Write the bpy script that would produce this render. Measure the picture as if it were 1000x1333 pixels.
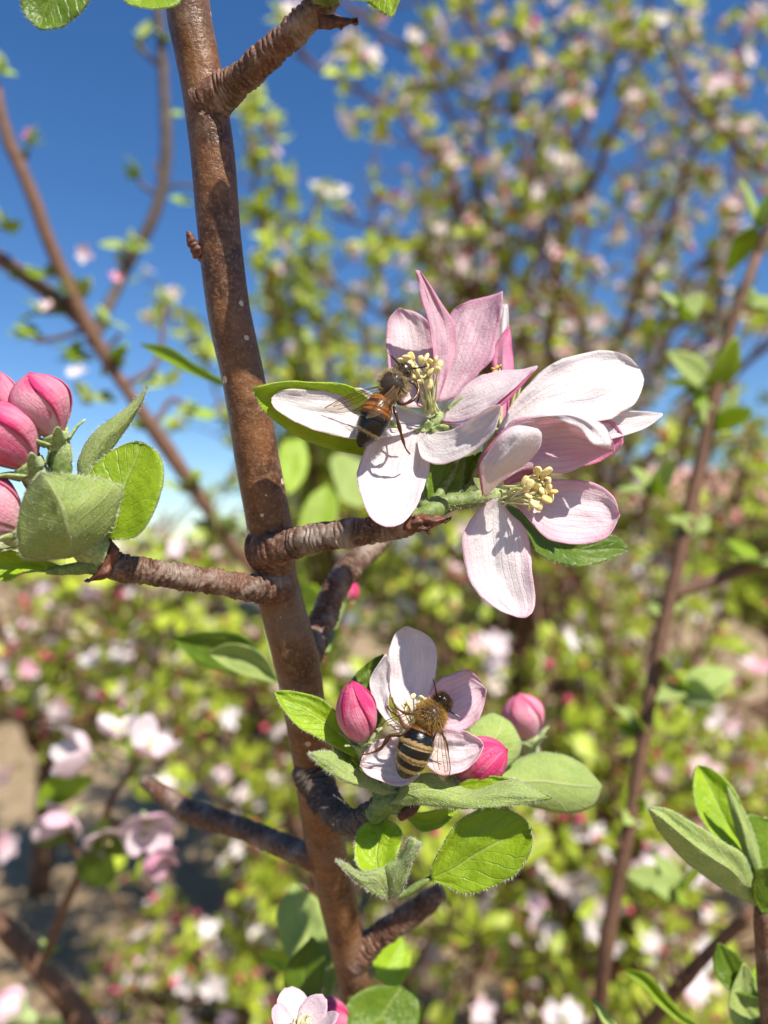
import bpy, math, random
import numpy as np
from mathutils import Vector, noise

for o in list(bpy.data.objects):
    bpy.data.objects.remove(o)
SC = bpy.context.scene
COL = SC.collection
rnd = random.Random(7)
RS = np.random.RandomState(11)

# ------------------------------------------------------------------ camera
CAM_H, PITCH, FPX = 1.5, math.radians(3.0), 963.0
cam_d = bpy.data.cameras.new('camera')
cam = bpy.data.objects.new('camera', cam_d)
COL.objects.link(cam)
cam.location = (0, 0, CAM_H)
cam.rotation_euler = (math.pi / 2 + PITCH, 0, 0)
cam_d.sensor_fit = 'VERTICAL'
cam_d.sensor_height = 36.0
cam_d.lens = 26.0
cam_d.clip_start, cam_d.clip_end = 0.005, 3000
cam_d.dof.use_dof = True
cam_d.dof.focus_distance = 0.1135
cam_d.dof.aperture_fstop = 12.0
SC.camera = cam

# ------------------------------------------------------------------ sky, sun, exposure
SUN = Vector((0.40, -0.46, 0.79)).normalized()          # towards the sun
el = math.asin(SUN.z)
az = math.atan2(SUN.x, SUN.y)
w = bpy.data.worlds.new('World')
SC.world = w
w.use_nodes = True
wn = w.node_tree
sky = wn.nodes.new('ShaderNodeTexSky')
sky.sky_type = 'NISHITA'
sky.sun_disc = False
sky.sun_elevation = el
sky.sun_rotation = az
sky.altitude = 300
sky.air_density = 1.0
sky.dust_density = 0.1
sky.ozone_density = 3.0
bg = wn.nodes['Background']
bg.inputs[1].default_value = 0.085
hsv_w = wn.nodes.new('ShaderNodeHueSaturation')            # the phone's vivid rendering of a clear spring sky
hsv_w.inputs['Saturation'].default_value = 1.25
hsv_w.inputs['Hue'].default_value = 0.505
wn.links.new(sky.outputs[0], hsv_w.inputs['Color'])
wn.links.new(hsv_w.outputs[0], bg.inputs[0])
sun_d = bpy.data.lights.new('sun', 'SUN')
sun_d.energy = 5.0
sun_d.angle = math.radians(0.53)
sun_d.color = (1.0, 0.94, 0.83)
sun = bpy.data.objects.new('sun', sun_d)
COL.objects.link(sun)
sun.location = (2, -2, 5)
sun.rotation_euler = SUN.to_track_quat('Z', 'Y').to_euler()
vs = SC.view_settings
vs.view_transform = 'Standard'
vs.look = 'None'
vs.exposure = 0.80
vs.gamma = 1.0
cy = SC.cycles
cy.use_denoising = True
cy.max_bounces = 8
cy.diffuse_bounces = 3
cy.glossy_bounces = 3
cy.transmission_bounces = 6
cy.transparent_max_bounces = 12
cy.caustics_reflective = False
cy.caustics_refractive = False
cy.sample_clamp_indirect = 8

# ------------------------------------------------------------------ helpers
CP, SP = math.cos(PITCH), math.sin(PITCH)
def P(px, py, d):
    """photograph pixel + depth in mm -> world metres"""
    d = d * 0.001
    x = (px - 500.0) / FPX * d
    u = (666.5 - py) / FPX * d
    return np.array((x, d * CP - u * SP, CAM_H + d * SP + u * CP))
def R_(rpx, d):
    return rpx / FPX * d * 0.001
CAMPOS = np.array((0, 0, CAM_H))

def cr(pts, n):
    """Catmull-Rom resample to n+1 samples"""
    p = np.array(pts, float)
    if len(p) == 1:
        return np.repeat(p, n + 1, 0)
    seg = np.sqrt(((p[1:, :2] - p[:-1, :2]) ** 2).sum(1)) + 1e-9
    s = np.concatenate(([0], np.cumsum(seg ** 0.75)))
    s /= s[-1]
    ext = np.vstack((2 * p[0] - p[1], p, 2 * p[-1] - p[-2]))
    out = []
    for t in np.linspace(0, 1, n + 1):
        i = min(max(int(np.searchsorted(s, t, 'right')) - 1, 0), len(p) - 2)
        f = (t - s[i]) / (s[i + 1] - s[i])
        a, b, c, d = ext[i], ext[i + 1], ext[i + 2], ext[i + 3]
        out.append(0.5 * (2 * b + (c - a) * f + (2 * a - 5 * b + 4 * c - d) * f * f + (3 * b - a - 3 * c + d) * f ** 3))
    return np.array(out)

def unit(v):
    v = np.array(v, float)
    return v / (np.linalg.norm(v) + 1e-12)

def tag(o, label=None, cat=None, group=None, kind=None):
    if label: o['label'] = label
    if cat: o['category'] = cat
    if group: o['group'] = group
    if kind: o['kind'] = kind
    return o

def thing(name, label, cat, base, group=None):
    o = bpy.data.objects.new(name, None)
    o.empty_display_size = 0.005
    COL.objects.link(o)
    o.location = base
    return tag(o, label, cat, group)

def origin_of(o):
    v = np.zeros(3)
    while o is not None:
        v += np.array(o.location)
        o = o.parent
    return v

def mk(name, verts, faces, mats, parent=None, uv=None, col=None, smooth=True, solid=0.0, pinks=None, base=None):
    verts = np.asarray(verts, float)
    off = origin_of(parent) if parent is not None else (np.array(base) if base is not None else np.zeros(3))
    me = bpy.data.meshes.new(name)
    f = faces.tolist() if hasattr(faces, 'tolist') else faces
    me.from_pydata((verts - off).tolist(), [], f)
    if not isinstance(mats, (list, tuple)): mats = [mats]
    for m in mats: me.materials.append(m)
    if smooth: me.polygons.foreach_set('use_smooth', [True] * len(me.polygons))
    if uv is not None:
        lay = me.uv_layers.new(name='UVMap')
        li = np.zeros(len(me.loops), dtype=np.int32)
        me.loops.foreach_get('vertex_index', li)
        lay.data.foreach_set('uv', np.asarray(uv, float)[li].ravel())
    if col is not None:
        ca = me.color_attributes.new('Col', 'FLOAT_COLOR', 'POINT')
        c = np.asarray(col, float)
        if c.shape[1] == 3: c = np.hstack((c, np.ones((len(c), 1))))
        ca.data.foreach_set('color', c.ravel())
    me.update()
    o = bpy.data.objects.new(name, me)
    COL.objects.link(o)
    if parent is not None: o.parent = parent
    elif base is not None: o.location = base
    if solid:
        m = o.modifiers.new('thickness', 'SOLIDIFY')
        m.thickness = solid
        m.offset = -1
        if len(mats) > 1:
            m.material_offset = 1
            m.material_offset_rim = 0
    if pinks is not None: o.color = (*pinks, 1)
    return o

def grid_faces(nu, nv, wrap=False):
    F = []
    w_ = nv if wrap else nv + 1
    for i in range(nu):
        for j in range(nv):
            a = i * w_ + j
            b = i * w_ + (j + 1) % w_
            F.append((a, b, b + w_, a + w_))
    return F

# ---- tube -------------------------------------------------------------
def tube_geo(pts, seg=12, n=None, fn=None, cap=True, ref=(0, -1, 0)):
    """pts: list of (x,y,z,r) metres. fn(s,theta,t)->radius factor. returns verts, faces, uv"""
    p = np.array(pts, float)
    if n: 
        q = []
        seglen = np.sqrt(((p[1:, :3] - p[:-1, :3]) ** 2).sum(1)) + 1e-9
        s = np.concatenate(([0], np.cumsum(seglen)))
        s /= s[-1]
        ext = np.vstack((2 * p[0] - p[1], p, 2 * p[-1] - p[-2]))
        for t in np.linspace(0, 1, n + 1):
            i = min(max(int(np.searchsorted(s, t, 'right')) - 1, 0), len(p) - 2)
            f = (t - s[i]) / (s[i + 1] - s[i])
            a, b, c, d = ext[i], ext[i + 1], ext[i + 2], ext[i + 3]
            q.append(0.5 * (2 * b + (c - a) * f + (2 * a - 5 * b + 4 * c - d) * f * f + (3 * b - a - 3 * c + d) * f ** 3))
        p = np.array(q)
    m = len(p)
    T = np.gradient(p[:, :3], axis=0)
    T /= np.linalg.norm(T, axis=1)[:, None] + 1e-12
    u = np.array(ref, float)
    V, UV = [], []
    arc = np.concatenate(([0], np.cumsum(np.linalg.norm(p[1:, :3] - p[:-1, :3], axis=1))))
    th = np.arange(seg) / seg * 2 * math.pi
    for i in range(m):
        u = u - T[i] * u.dot(T[i])
        if np.linalg.norm(u) < 1e-6:
            u = np.cross(T[i], (0.3, 0.5, 0.8))
        u = unit(u)
        v = np.cross(T[i], u)
        for k in range(seg):
            r = max(p[i, 3], 1e-6)
            if fn: r *= fn(arc[i], th[k], i / (m - 1))
            V.append(p[i, :3] + (u * math.cos(th[k]) + v * math.sin(th[k])) * r)
            UV.append((k / seg, arc[i] * 1000))
    F = grid_faces(m - 1, seg, True)
    if cap:
        F.append(tuple(range(seg - 1, -1, -1)))
        F.append(tuple(range((m - 1) * seg, m * seg)))
    return np.array(V), F, np.array(UV)

def ptube(pp, **k):
    """pp: (px,py,d_mm,r_px)"""
    return tube_geo([(*P(a, b, c), R_(r, c)) for a, b, c, r in pp], **k)

def join(parts):
    V, F, U = [], [], []
    o = 0
    for v, f, u in parts:
        V.append(v); U.append(u)
        F += [tuple(i + o for i in q) for q in f]
        o += len(v)
    return np.vstack(V), F, np.vstack(U)

def nz_(x, y, z): return noise.noise(Vector((x, y, z)))
# ---- blade (petal / leaf sheets with real bend, fold and depth) ----------
def blade_geo(curves, d0=None, d1=None, cup=0, fold=0, tilt=0, sag=0, rip=0, wave=0, serr=0, nt=20, nv=14, crease=False, seed=0, lean=0):
    C = []
    for c in curves:
        a = cr(c, nt)
        if a.shape[1] == 2:
            t = np.linspace(0, 1, nt + 1)[:, None]
            a = np.hstack((a, d0 + (d1 - d0) * t))
        C.append(a)
    C = np.array(C)                       # K, nt+1, 3
    if lean:                              # lower edge nearer: the face looks up towards the sun
        pm = C[:, :, 1].mean()
        C[:, :, 2] -= lean * (C[:, :, 1] - pm) * .118 * np.linspace(.35, 1, nt + 1)[None, :]
    K = len(C)
    V, UV = [], []
    for i in range(nt + 1):
        t = i / nt
        if K == 2: row = np.array([C[0, i] * (1 - x) + C[1, i] * x for x in np.linspace(0, 1, nv + 1)])
        elif crease:
            row = []
            for x in np.linspace(0, K - 1, nv + 1):
                k = min(int(x), K - 2); f = x - k
                row.append(C[k, i] * (1 - f) + C[k + 1, i] * f)
            row = np.array(row)
        else:
            ext = np.vstack((2 * C[0, i] - C[1, i], C[:, i], 2 * C[-1, i] - C[-2, i]))
            row = []
            for x in np.linspace(0, K - 1, nv + 1):
                k = min(int(x), K - 2); f = x - k
                a, b, c, d = ext[k], ext[k + 1], ext[k + 2], ext[k + 3]
                row.append(0.5 * (2 * b + (c - a) * f + (2 * a - 5 * b + 4 * c - d) * f * f + (3 * b - a - 3 * c + d) * f ** 3))
            row = np.array(row)
        mid = row[nv // 2, :2].copy()
        for j in range(nv + 1):
            v = -1 + 2 * j / nv
            px, py, d = row[j]
            env = math.sin(math.pi * min(t * 1.0, 1)) ** 0.6 if 0 < t < 1 else 0
            if serr and abs(v) > 0.99 and 0.08 < t < 0.99:
                k = 1 + serr * ((t * 23 + seed * .3) % 1.0 - .4)
                px, py = mid[0] + (px - mid[0]) * k, mid[1] + (py - mid[1]) * k
            d += sag * math.sin(math.pi * t) + tilt * v * env + cup * (1 - v * v) * env + fold * (1 - abs(v)) * env
            if rip:
                d += rip * env ** .5 * noise.noise(Vector((v * 1.7 + seed * 3.1, t * 3.2, seed * 1.7)))
                d += rip * .42 * env * noise.noise(Vector((v * 5 + seed, t * 8, seed * 2.3)))
                d += rip * .16 * env * noise.noise(Vector((v * 11 + seed, t * 9, seed * 4.1)))
            if wave and abs(v) > .55:
                cw = (abs(v) - .55) / .45
                kk = 1 + cw * min(1, t * 4) * (.055 * nz_(t * 5.5 + seed, v * .6, seed) + .032 * nz_(t * 16, v + seed, 3))
                px, py = mid[0] + (px - mid[0]) * kk, mid[1] + (py - mid[1]) * kk
            if wave:
                e = abs(v) ** 3 * min(1, t * 3)
                d += wave * e * math.sin(t * 17 + seed * 2 + v) 
                px += 1.2 * wave * e * math.sin(t * 23 + seed * 5)
                py += 1.2 * wave * e * math.cos(t * 19 + seed * 3)
            V.append(P(px, py, d)); UV.append((j / nv, t))
    F = grid_faces(nt, nv)
    V = np.array(V)
    a = F[(nt // 2) * nv + nv // 2]
    n = np.cross(V[a[1]] - V[a[0]], V[a[3]] - V[a[0]])
    if n.dot(CAMPOS - V[a[0]]) < 0: F = [f[::-1] for f in F]
    return V, F, np.array(UV)

def hairs(pts, dirs, length, width, jit=0.5, rs=RS):
    """thin single triangles standing on a surface"""
    n = len(pts)
    D = dirs + rs.normal(0, jit, (n, 3))
    D /= np.linalg.norm(D, axis=1)[:, None]
    S = np.cross(D, rs.normal(0, 1, (n, 3)))
    S /= np.linalg.norm(S, axis=1)[:, None] + 1e-9
    ln = length * rs.uniform(.5, 1.15, (n, 1))
    V = np.stack((pts - S * width / 2, pts + S * width / 2, pts + D * ln), 1).reshape(-1, 3)
    return V, np.arange(n * 3).reshape(-1, 3)

# ------------------------------------------------------------------ materials
class NB:
    def __init__(s, name):
        s.m = bpy.data.materials.new(name); s.m.use_nodes = True
        s.t = s.m.node_tree; s.t.nodes.clear()
        s.out = s.n('OutputMaterial')
    def n(s, typ, **kw):
        nd = s.t.nodes.new('ShaderNode' + typ)
        for k, v in kw.items(): setattr(nd, k, v)
        return nd
    def put(s, sock, v):
        if hasattr(v, 'is_output'): s.t.links.new(v, sock)
        elif v is not None:
            if sock.type == 'RGBA' and len(v) == 3: v = (*v, 1)
            sock.default_value = v
    def math(s, op, a, b=None, c=None, clamp=False):
        nd = s.n('Math', operation=op, use_clamp=clamp)
        for i, x in enumerate((a, b, c)):
            if x is not None: s.put(nd.inputs[i], x)
        return nd.outputs[0]
    def mix(s, f, a, b):
        nd = s.n('Mix', data_type='RGBA')
        s.put(nd.inputs[0], f); s.put(nd.inputs[6], a); s.put(nd.inputs[7], b)
        return nd.outputs[2]
    def ramp(s, x, lo, hi, a=0.0, b=1.0):
        nd = s.n('MapRange')
        for i, q in enumerate((x, lo, hi, a, b)): s.put(nd.inputs[i], q)
        return nd.outputs[0]
    def noise(s, vec, scale, detail=3, rough=.5, dist=0):
        nd = s.n('TexNoise')
        s.put(nd.inputs['Vector'], vec); nd.inputs['Scale'].default_value = scale
        nd.inputs['Detail'].default_value = detail; nd.inputs['Roughness'].default_value = rough
        nd.inputs['Distortion'].default_value = dist
        return nd.outputs[0]
    def voro(s, vec, scale, feature='F1', rnd=1.0):
        nd = s.n('TexVoronoi', feature=feature)
        s.put(nd.inputs['Vector'], vec); nd.inputs['Scale'].default_value = scale
        nd.inputs['Randomness'].default_value = rnd
        return nd.outputs['Distance']
    def xyz(s, v):
        nd = s.n('SeparateXYZ'); s.put(nd.inputs[0], v); return nd.outputs
    def comb(s, x, y, z=0.0):
        nd = s.n('CombineXYZ')
        s.put(nd.inputs[0], x); s.put(nd.inputs[1], y); s.put(nd.inputs[2], z)
        return nd.outputs[0]
    def uv(s): return s.n('TexCoord').outputs['UV']
    def obj(s): return s.n('TexCoord').outputs['Object']
    def col(s):
        nd = s.n('VertexColor'); nd.layer_name = 'Col'; return nd.outputs[0]
    def bump(s, h, strength, dist):
        nd = s.n('Bump'); nd.inputs['Strength'].default_value = strength
        nd.inputs['Distance'].default_value = dist; s.put(nd.inputs['Height'], h)
        return nd.outputs[0]
    def bsdf(s, color, rough=.5, spec=.5, normal=None, **kw):
        nd = s.n('BsdfPrincipled')
        s.put(nd.inputs['Base Color'], color); s.put(nd.inputs['Roughness'], rough)
        nd.inputs['Specular IOR Level'].default_value = spec
        if normal is not None: s.put(nd.inputs['Normal'], normal)
        for k, v in kw.items(): s.put(nd.inputs[k.replace('_', ' ')], v)
        return nd.outputs[0]
    def transl(s, color, normal=None):
        nd = s.n('BsdfTranslucent'); s.put(nd.inputs[0], color)
        if normal is not None: s.put(nd.inputs['Normal'], normal)
        return nd.outputs[0]
    def mixsh(s, f, a, b):
        nd = s.n('MixShader'); s.put(nd.inputs[0], f)
        s.t.links.new(a, nd.inputs[1]); s.t.links.new(b, nd.inputs[2])
        return nd.outputs[0]
    def done(s, sh):
        s.t.links.new(sh, s.out.inputs[0]); return s.m

def petal_mat(name, white, pink, extra, tr=.42, grad=0.0, streak=.15):
    b = NB(name)
    u = b.uv(); x = b.xyz(u)
    oi = b.n('ObjectInfo')
    oc = b.n('SeparateColor'); b.t.links.new(oi.outputs['Color'], oc.inputs[0])
    a = b.math('ABSOLUTE', b.math('MULTIPLY_ADD', x[0], 2.0, -1.0))
    seedv = b.math('MULTIPLY', oi.outputs['Random'], 37.0)
    nv = b.noise(b.comb(b.math('MULTIPLY', x[0], 3.0), b.math('MULTIPLY', x[1], 2.2), seedv), 1.6, 3)
    wv = b.noise(b.comb(b.math('MULTIPLY', x[0], 2.0), b.math('MULTIPLY', x[1], 4.0), seedv), 2.0, 2)
    vx = b.math('ADD', x[0], b.math('MULTIPLY', b.math('SUBTRACT', wv, .5), .07))
    vein = b.math('ABSOLUTE', b.math('SINE', b.math('MULTIPLY', vx, 34.0)))
    vein = b.ramp(vein, 0.0, 0.30, 1.0, 0.0)
    fine = b.math('ABSOLUTE', b.math('SINE', b.math('MULTIPLY', b.math('ADD', vx, b.math('MULTIPLY', wv, .08)), 83.0)))
    fine = b.ramp(fine, 0.0, .5, 1.0, 0.0)
    edge = b.math('POWER', b.math('MAXIMUM', a, b.ramp(x[1], .45, 1.0)), 3.0)
    pk = b.math('ADD', oc.outputs[0], b.math('MULTIPLY', oc.outputs[1], edge))
    blot = b.math('MULTIPLY', b.math('SUBTRACT', nv, .52), b.math('ADD', .26, b.math('MULTIPLY', oc.outputs[0], .9)))
    pk = b.math('ADD', pk, blot)
    pk = b.math('ADD', pk, extra)
    if grad: pk = b.math('ADD', pk, b.math('MULTIPLY', b.math('SUBTRACT', x[1], .42), grad))
    pkv = b.math('ADD', pk, b.math('MULTIPLY', b.math('ADD', b.math('MULTIPLY', vein, streak), b.math('MULTIPLY', fine, streak * .5)),
                 b.math('ADD', .34, b.math('MULTIPLY', oc.outputs[0], 1.1))), clamp=True)
    c = b.mix(pkv, white, pink)
    ob = b.obj()
    cell = b.noise(ob, 2600, 3, .6)
    h = b.math('ADD', b.math('MULTIPLY', cell, .8), b.math('MULTIPLY', vein, -.30))
    h = b.math('ADD', h, b.math('MULTIPLY', fine, -.10))
    h = b.math('ADD', h, b.math('MULTIPLY', b.noise(ob, 900, 3, .6), 1.0))
    nm = b.bump(h, .6, .0003)
    sh = b.bsdf(c, .58, .25, nm, Sheen_Weight=.05)
    tc = b.mix(pkv, (.9, .84, .80), pink)
    return b.done(b.mixsh(tr, sh, b.transl(tc, nm)))

WHITE = (.82, .81, .815)
M = {}
M['petal'] = petal_mat('petal_inner', WHITE, (.70, .24, .42), 0.0, .48, 0, .34)
M['petal_out'] = petal_mat('petal_outer', (.80, .70, .74), (.66, .13, .33), .14)
M['bud'] = petal_mat('petal_bud', (.86, .64, .69), (.70, .045, .19), 0.0, .34, .50, .10)

def leaf_mat(name, c1, c2, vein_c, fuzz, rough, tr, tcol, quilt=1.0):
    b = NB(name)
    x = b.xyz(b.uv()); ob = b.obj()
    oi = b.n('ObjectInfo')
    a = b.math('ABSOLUTE', b.math('MULTIPLY_ADD', x[0], 2.0, -1.0))
    mid = b.ramp(a, 0.015, 0.06, 1.0, 0.0)
    wob = b.math('MULTIPLY', b.noise(b.comb(x[0], x[1], b.math('MULTIPLY', oi.outputs['Random'], 9.0)), 4.0, 2), .12)
    sv = b.math('ADD', b.math('SUBTRACT', x[1], b.math('MULTIPLY', b.math('POWER', a, .85), .33)), wob)
    sv = b.math('ABSOLUTE', b.math('SUBTRACT', b.math('FRACT', b.math('MULTIPLY', sv, 8.5)), .5))
    side = b.math('MULTIPLY', b.ramp(sv, 0.0, .085, 1.0, 0.0), b.ramp(a, .9, 1.0, 1.0, 0.2))
    net = b.voro(ob, 620, 'DISTANCE_TO_EDGE')
    netl = b.ramp(net, 0.0, .13, 1.0, 0.0)
    v = b.math('MAXIMUM', mid, b.math('MULTIPLY', side, .6))
    n1 = b.noise(ob, 260, 3)
    n2 = b.noise(ob, 3800, 2, .7)
    c = b.mix(b.ramp(n1, .3, .7), c1, c2)
    c = b.mix(b.math('MULTIPLY', netl, .12), c, vein_c)
    c = b.mix(b.math('MULTIPLY', v, .75), c, vein_c)
    if fuzz: c = b.mix(b.math('MULTIPLY', b.ramp(n2, .40, .68), fuzz), c, (.62, .66, .50))
    hsv = b.n('HueSaturation'); b.put(hsv.inputs['Color'], c)
    b.put(hsv.inputs['Value'], b.math('MULTIPLY_ADD', oi.outputs['Random'], .3, .85))
    c = hsv.outputs[0]
    sg = -1.0 if not fuzz else 1.0
    h = b.math('ADD', b.math('MULTIPLY', b.ramp(net, 0, .5), .35 * quilt), b.math('MULTIPLY', v, .8 * sg))
    h = b.math('ADD', h, b.math('MULTIPLY', b.noise(ob, 750, 3, .6), 1.3 * quilt))
    h = b.math('ADD', h, b.math('MULTIPLY', n2, .35 + fuzz))
    nm = b.bump(h, .55, .00035)
    sh = b.bsdf(c, rough, .45, nm, Sheen_Weight=.15 * (fuzz > 0))
    return b.done(b.mixsh(tr, sh, b.transl(b.mix(b.math('MULTIPLY', v, .6), tcol, (.30, .36, .06)), nm)))
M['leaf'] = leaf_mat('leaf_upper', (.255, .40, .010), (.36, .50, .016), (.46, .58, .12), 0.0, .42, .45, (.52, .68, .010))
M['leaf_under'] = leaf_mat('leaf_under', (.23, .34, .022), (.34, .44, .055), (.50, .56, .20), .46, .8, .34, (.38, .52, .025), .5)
M['leaf_dark'] = leaf_mat('leaf_upper_dark', (.085, .16, .009), (.14, .22, .014), (.26, .33, .06), 0.0, .36, .40, (.32, .46, .010))  # dark green, with the shade of some leaves put into the colour

def bark_mat(name, c1, c2, c3, lent, rough, ringy):
    b = NB(name)
    ob = b.obj(); x = b.xyz(b.uv())
    str_ = b.noise(b.comb(b.math('MULTIPLY', x[0], 5.0), b.math('MULTIPLY', x[1], .55)), 1.0, 4, .6)
    n1 = b.noise(ob, 130, 4, .6)
    n2 = b.noise(ob, 1700, 3, .65)
    c = b.mix(b.ramp(n1, .35, .65), c1, c2)
    c = b.mix(b.math('MULTIPLY', b.ramp(str_, .45, .8), .28), c, c3)
    c = b.mix(b.math('MULTIPLY', b.ramp(n2, .5, .75), .5), c, c3)
    h = b.math('ADD', b.math('MULTIPLY', n2, .8), b.math('MULTIPLY', str_, .8))
    h = b.math('ADD', h, b.math('MULTIPLY', b.noise(ob, 480, 3), 1.2))
    if lent:
        vo = b.n('TexVoronoi'); b.put(vo.inputs['Vector'], ob); vo.inputs['Scale'].default_value = 330
        thr = b.math('MULTIPLY', b.math('SUBTRACT', b.xyz(vo.outputs['Color'])[0], .52), .62)
        dot = b.math('LESS_THAN', vo.outputs['Distance'], thr)
        c = b.mix(b.math('MULTIPLY', b.ramp(b.noise(ob, 75, 3), .52, .66), .45), c, (.20, .145, .105))
        c = b.mix(b.math('MULTIPLY', dot, .85), c, (.58, .46, .34))
        h = b.math('ADD', h, b.math('MULTIPLY', dot, 2.0))
    if ringy:
        grey = b.noise(ob, 210, 3)
        c = b.mix(b.math('MULTIPLY', b.ramp(grey, .5, .7), .6), c, (.36, .29, .24))
    nm = b.bump(h, .6, .0003)
    return b.done(b.bsdf(c, b.ramp(n1, .2, .8, rough - .06, rough + .12), .30, nm))
M['bark'] = bark_mat('bark_smooth', (.052, .019, .008), (.165, .066, .023), (.36, .22, .12), True, .36, False)
M['bark_spur'] = bark_mat('bark_ringed', (.050, .022, .013), (.115, .046, .025), (.40, .28, .20), False, .48, True)
M['bark_far'] = bark_mat('bark_far', (.085, .042, .024), (.15, .072, .040), (.25, .165, .115), False, .7, False)
M['bark_grey'] = bark_mat('bark_grey', (.055, .040, .033), (.10, .072, .060), (.24, .20, .17), False, .8, False)

def plain(name, c, rough=.6, c2=None, sc=900, tr=0, bumpd=.0001, spec=.4, sheen=0):
    b = NB(name); ob = b.obj(); n = b.noise(ob, sc, 3, .6)
    cc = b.mix(b.ramp(n, .35, .65), c, c2 or tuple(v * .75 for v in c))
    nm = b.bump(n, .5, bumpd)
    sh = b.bsdf(cc, rough, spec, nm, Sheen_Weight=sheen)
    return b.done(b.mixsh(tr, sh, b.transl(cc)) if tr else sh)
M['pedicel'] = plain('pedicel_green', (.11, .17, .03), .55, (.22, .28, .09), 1100, .15, .0002)
M['felt'] = plain('calyx_felt', (.46, .51, .25), .9, (.24, .33, .09), 1700, .2, .0003, .2, .3)
M['hair'] = plain('pale_hair', (.62, .62, .48), .8, None, 300, .3)
M['scale'] = plain('bud_scale', (.050, .020, .013), .55, (.17, .060, .032), 900, 0, .0004)
M['anther'] = plain('anther_cream', (.86, .77, .43), .65, (.82, .66, .26), 1800, .2, .0002)
M['anther_old'] = plain('anther_ochre', (.76, .56, .20), .7, (.66, .42, .10), 1500, .1)
M['filament'] = plain('filament_pale', (.66, .68, .30), .5, (.76, .76, .48), 900, .35)

def vcol_mat(name, rough, spec=.5, tr=0, nz=0, bump=0, coat=0):
    b = NB(name); c = b.col(); nm = None
    if nz:
        n = b.noise(b.obj(), nz, 3, .6)
        hs = b.n('HueSaturation'); b.put(hs.inputs['Color'], c); b.put(hs.inputs['Value'], b.ramp(n, .3, .7, .7, 1.25)); c = hs.outputs[0]
        if bump: nm = b.bump(n, .5, bump)
    sh = b.bsdf(c, rough, spec, nm, Coat_Weight=coat, Coat_Roughness=.15)
    return b.done(b.mixsh(tr, sh, b.transl(c)) if tr else sh)
M['chitin'] = vcol_mat('bee_chitin', .22, .40, 0, 3000, .00010)
M['bee_fur'] = vcol_mat('bee_fur', .65, .35, .3)
M['leaf_bg'] = vcol_mat('crown_leaf', .45, .45, .42, 60)
M['petal_bg'] = vcol_mat('crown_petal', .6, .3, .35)
def wing_mat():
    b = NB('bee_wing')
    t = b.n('BsdfTransparent'); t.inputs[0].default_value = (.97, .93, .86, 1)
    n = b.noise(b.obj(), 1500, 2)
    g = b.bsdf((.55, .38, .18), .15, .8, b.bump(n, .5, .00015))
    return b.done(b.mixsh(.11, t.outputs[0], g))
M['wing'] = wing_mat()
M['vein'] = plain('wing_vein', (.12, .05, .015), .4)
M['eye'] = plain('bee_eye', (.010, .007, .006), .2, None, 5000, 0, .00003, .6)

# ------------------------------------------------------------------ setting
def ground():
    b = NB('dry_grass_ground'); ob = b.obj()
    n1 = b.noise(ob, .6, 4); n2 = b.noise(ob, 9, 5, .65); n3 = b.noise(ob, 60, 4, .7)
    c = b.mix(b.ramp(n1, .35, .65), (.30, .21, .125), (.38, .28, .17))
    c = b.mix(b.math('MULTIPLY', b.ramp(n2, .45, .7), .6), c, (.20, .14, .085))
    c = b.mix(b.math('MULTIPLY', b.ramp(n3, .5, .75), .5), c, (.36, .28, .17))
    m = b.done(b.bsdf(c, .95, .2, b.bump(b.math('ADD', n2, n3), .7, .03)))
    n = 90; V = []
    for i in range(n + 1):
        for j in range(n + 1):
            a, c_ = (i / n * 2 - 1), (j / n * 2 - 1)
            x, y = math.copysign(abs(a) ** 3, a) * 600, math.copysign(abs(c_) ** 3, c_) * 600
            z = .06 * noise.noise(Vector((x * .35, y * .35, 0))) if abs(x) + abs(y) < 60 else 0
            V.append((x, y, z))
    o = mk('ground', V, grid_faces(n, n), m); tag(o, kind='structure')
    # loose dry grass on it, around the open patch
    N = 9000
    x = RS.uniform(-5, 3.5, N); y = RS.uniform(1.2, 8, N)
    z = np.array([.06 * noise.noise(Vector((a * .35, c_ * .35, 0))) for a, c_ in zip(x, y)]) - .005
    V, F = hairs(np.stack((x, y, z), 1), np.tile((0, 0, 1.0), (N, 1)), .10, .006, .55)
    k = RS.uniform(0, 1, N)[:, None]
    c = np.array((.33, .24, .12)) * (1 - k) + np.array((.20, .17, .06)) * k
    o = mk('dry_grass', V, F, vcol_mat('dry_grass', .8, .2, .2), col=np.repeat(c, 3, 0), smooth=False)
    tag(o, 'short dry straw coloured grass covering the ground', 'grass', kind='stuff')
ground()

# ---- crown templates ----------------------------------------------------
def leaf_tpl(L, W, bend, rs):
    """folded leaf, 8 triangles, along +x, up +z"""
    V = []
    for t, wd in ((0, .06), (.3, .85), (.62, 1.0), (1.0, .02)):
        z = -bend * t * t * L
        for s in (-1, 0, 1):
            V.append((t * L, s * W / 2 * wd, z + abs(s) * W * .14 * wd))
    F = []
    for i in range(3):
        for j in range(2):
            a = i * 3 + j
            F += [(a, a + 1, a + 4), (a, a + 4, a + 3)]
    return np.array(V), np.array(F)

def rotm(dir_, up):
    x = unit(dir_); y = unit(np.cross(up, x)); z = np.cross(x, y)
    return np.stack((x, y, z), 1)

def petal_tpl(s):
    V = np.array([(0, 0, 0), (.5, -.36, .10), (.55, 0, .04), (.5, .36, .10), (1, -.20, .26), (1.05, 0, .22), (1, .20, .26)]) * s
    F = np.array([(0, 1, 2), (0, 2, 3), (1, 4, 5), (1, 5, 2), (2, 5, 6), (2, 6, 3)])
    return V, F

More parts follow.
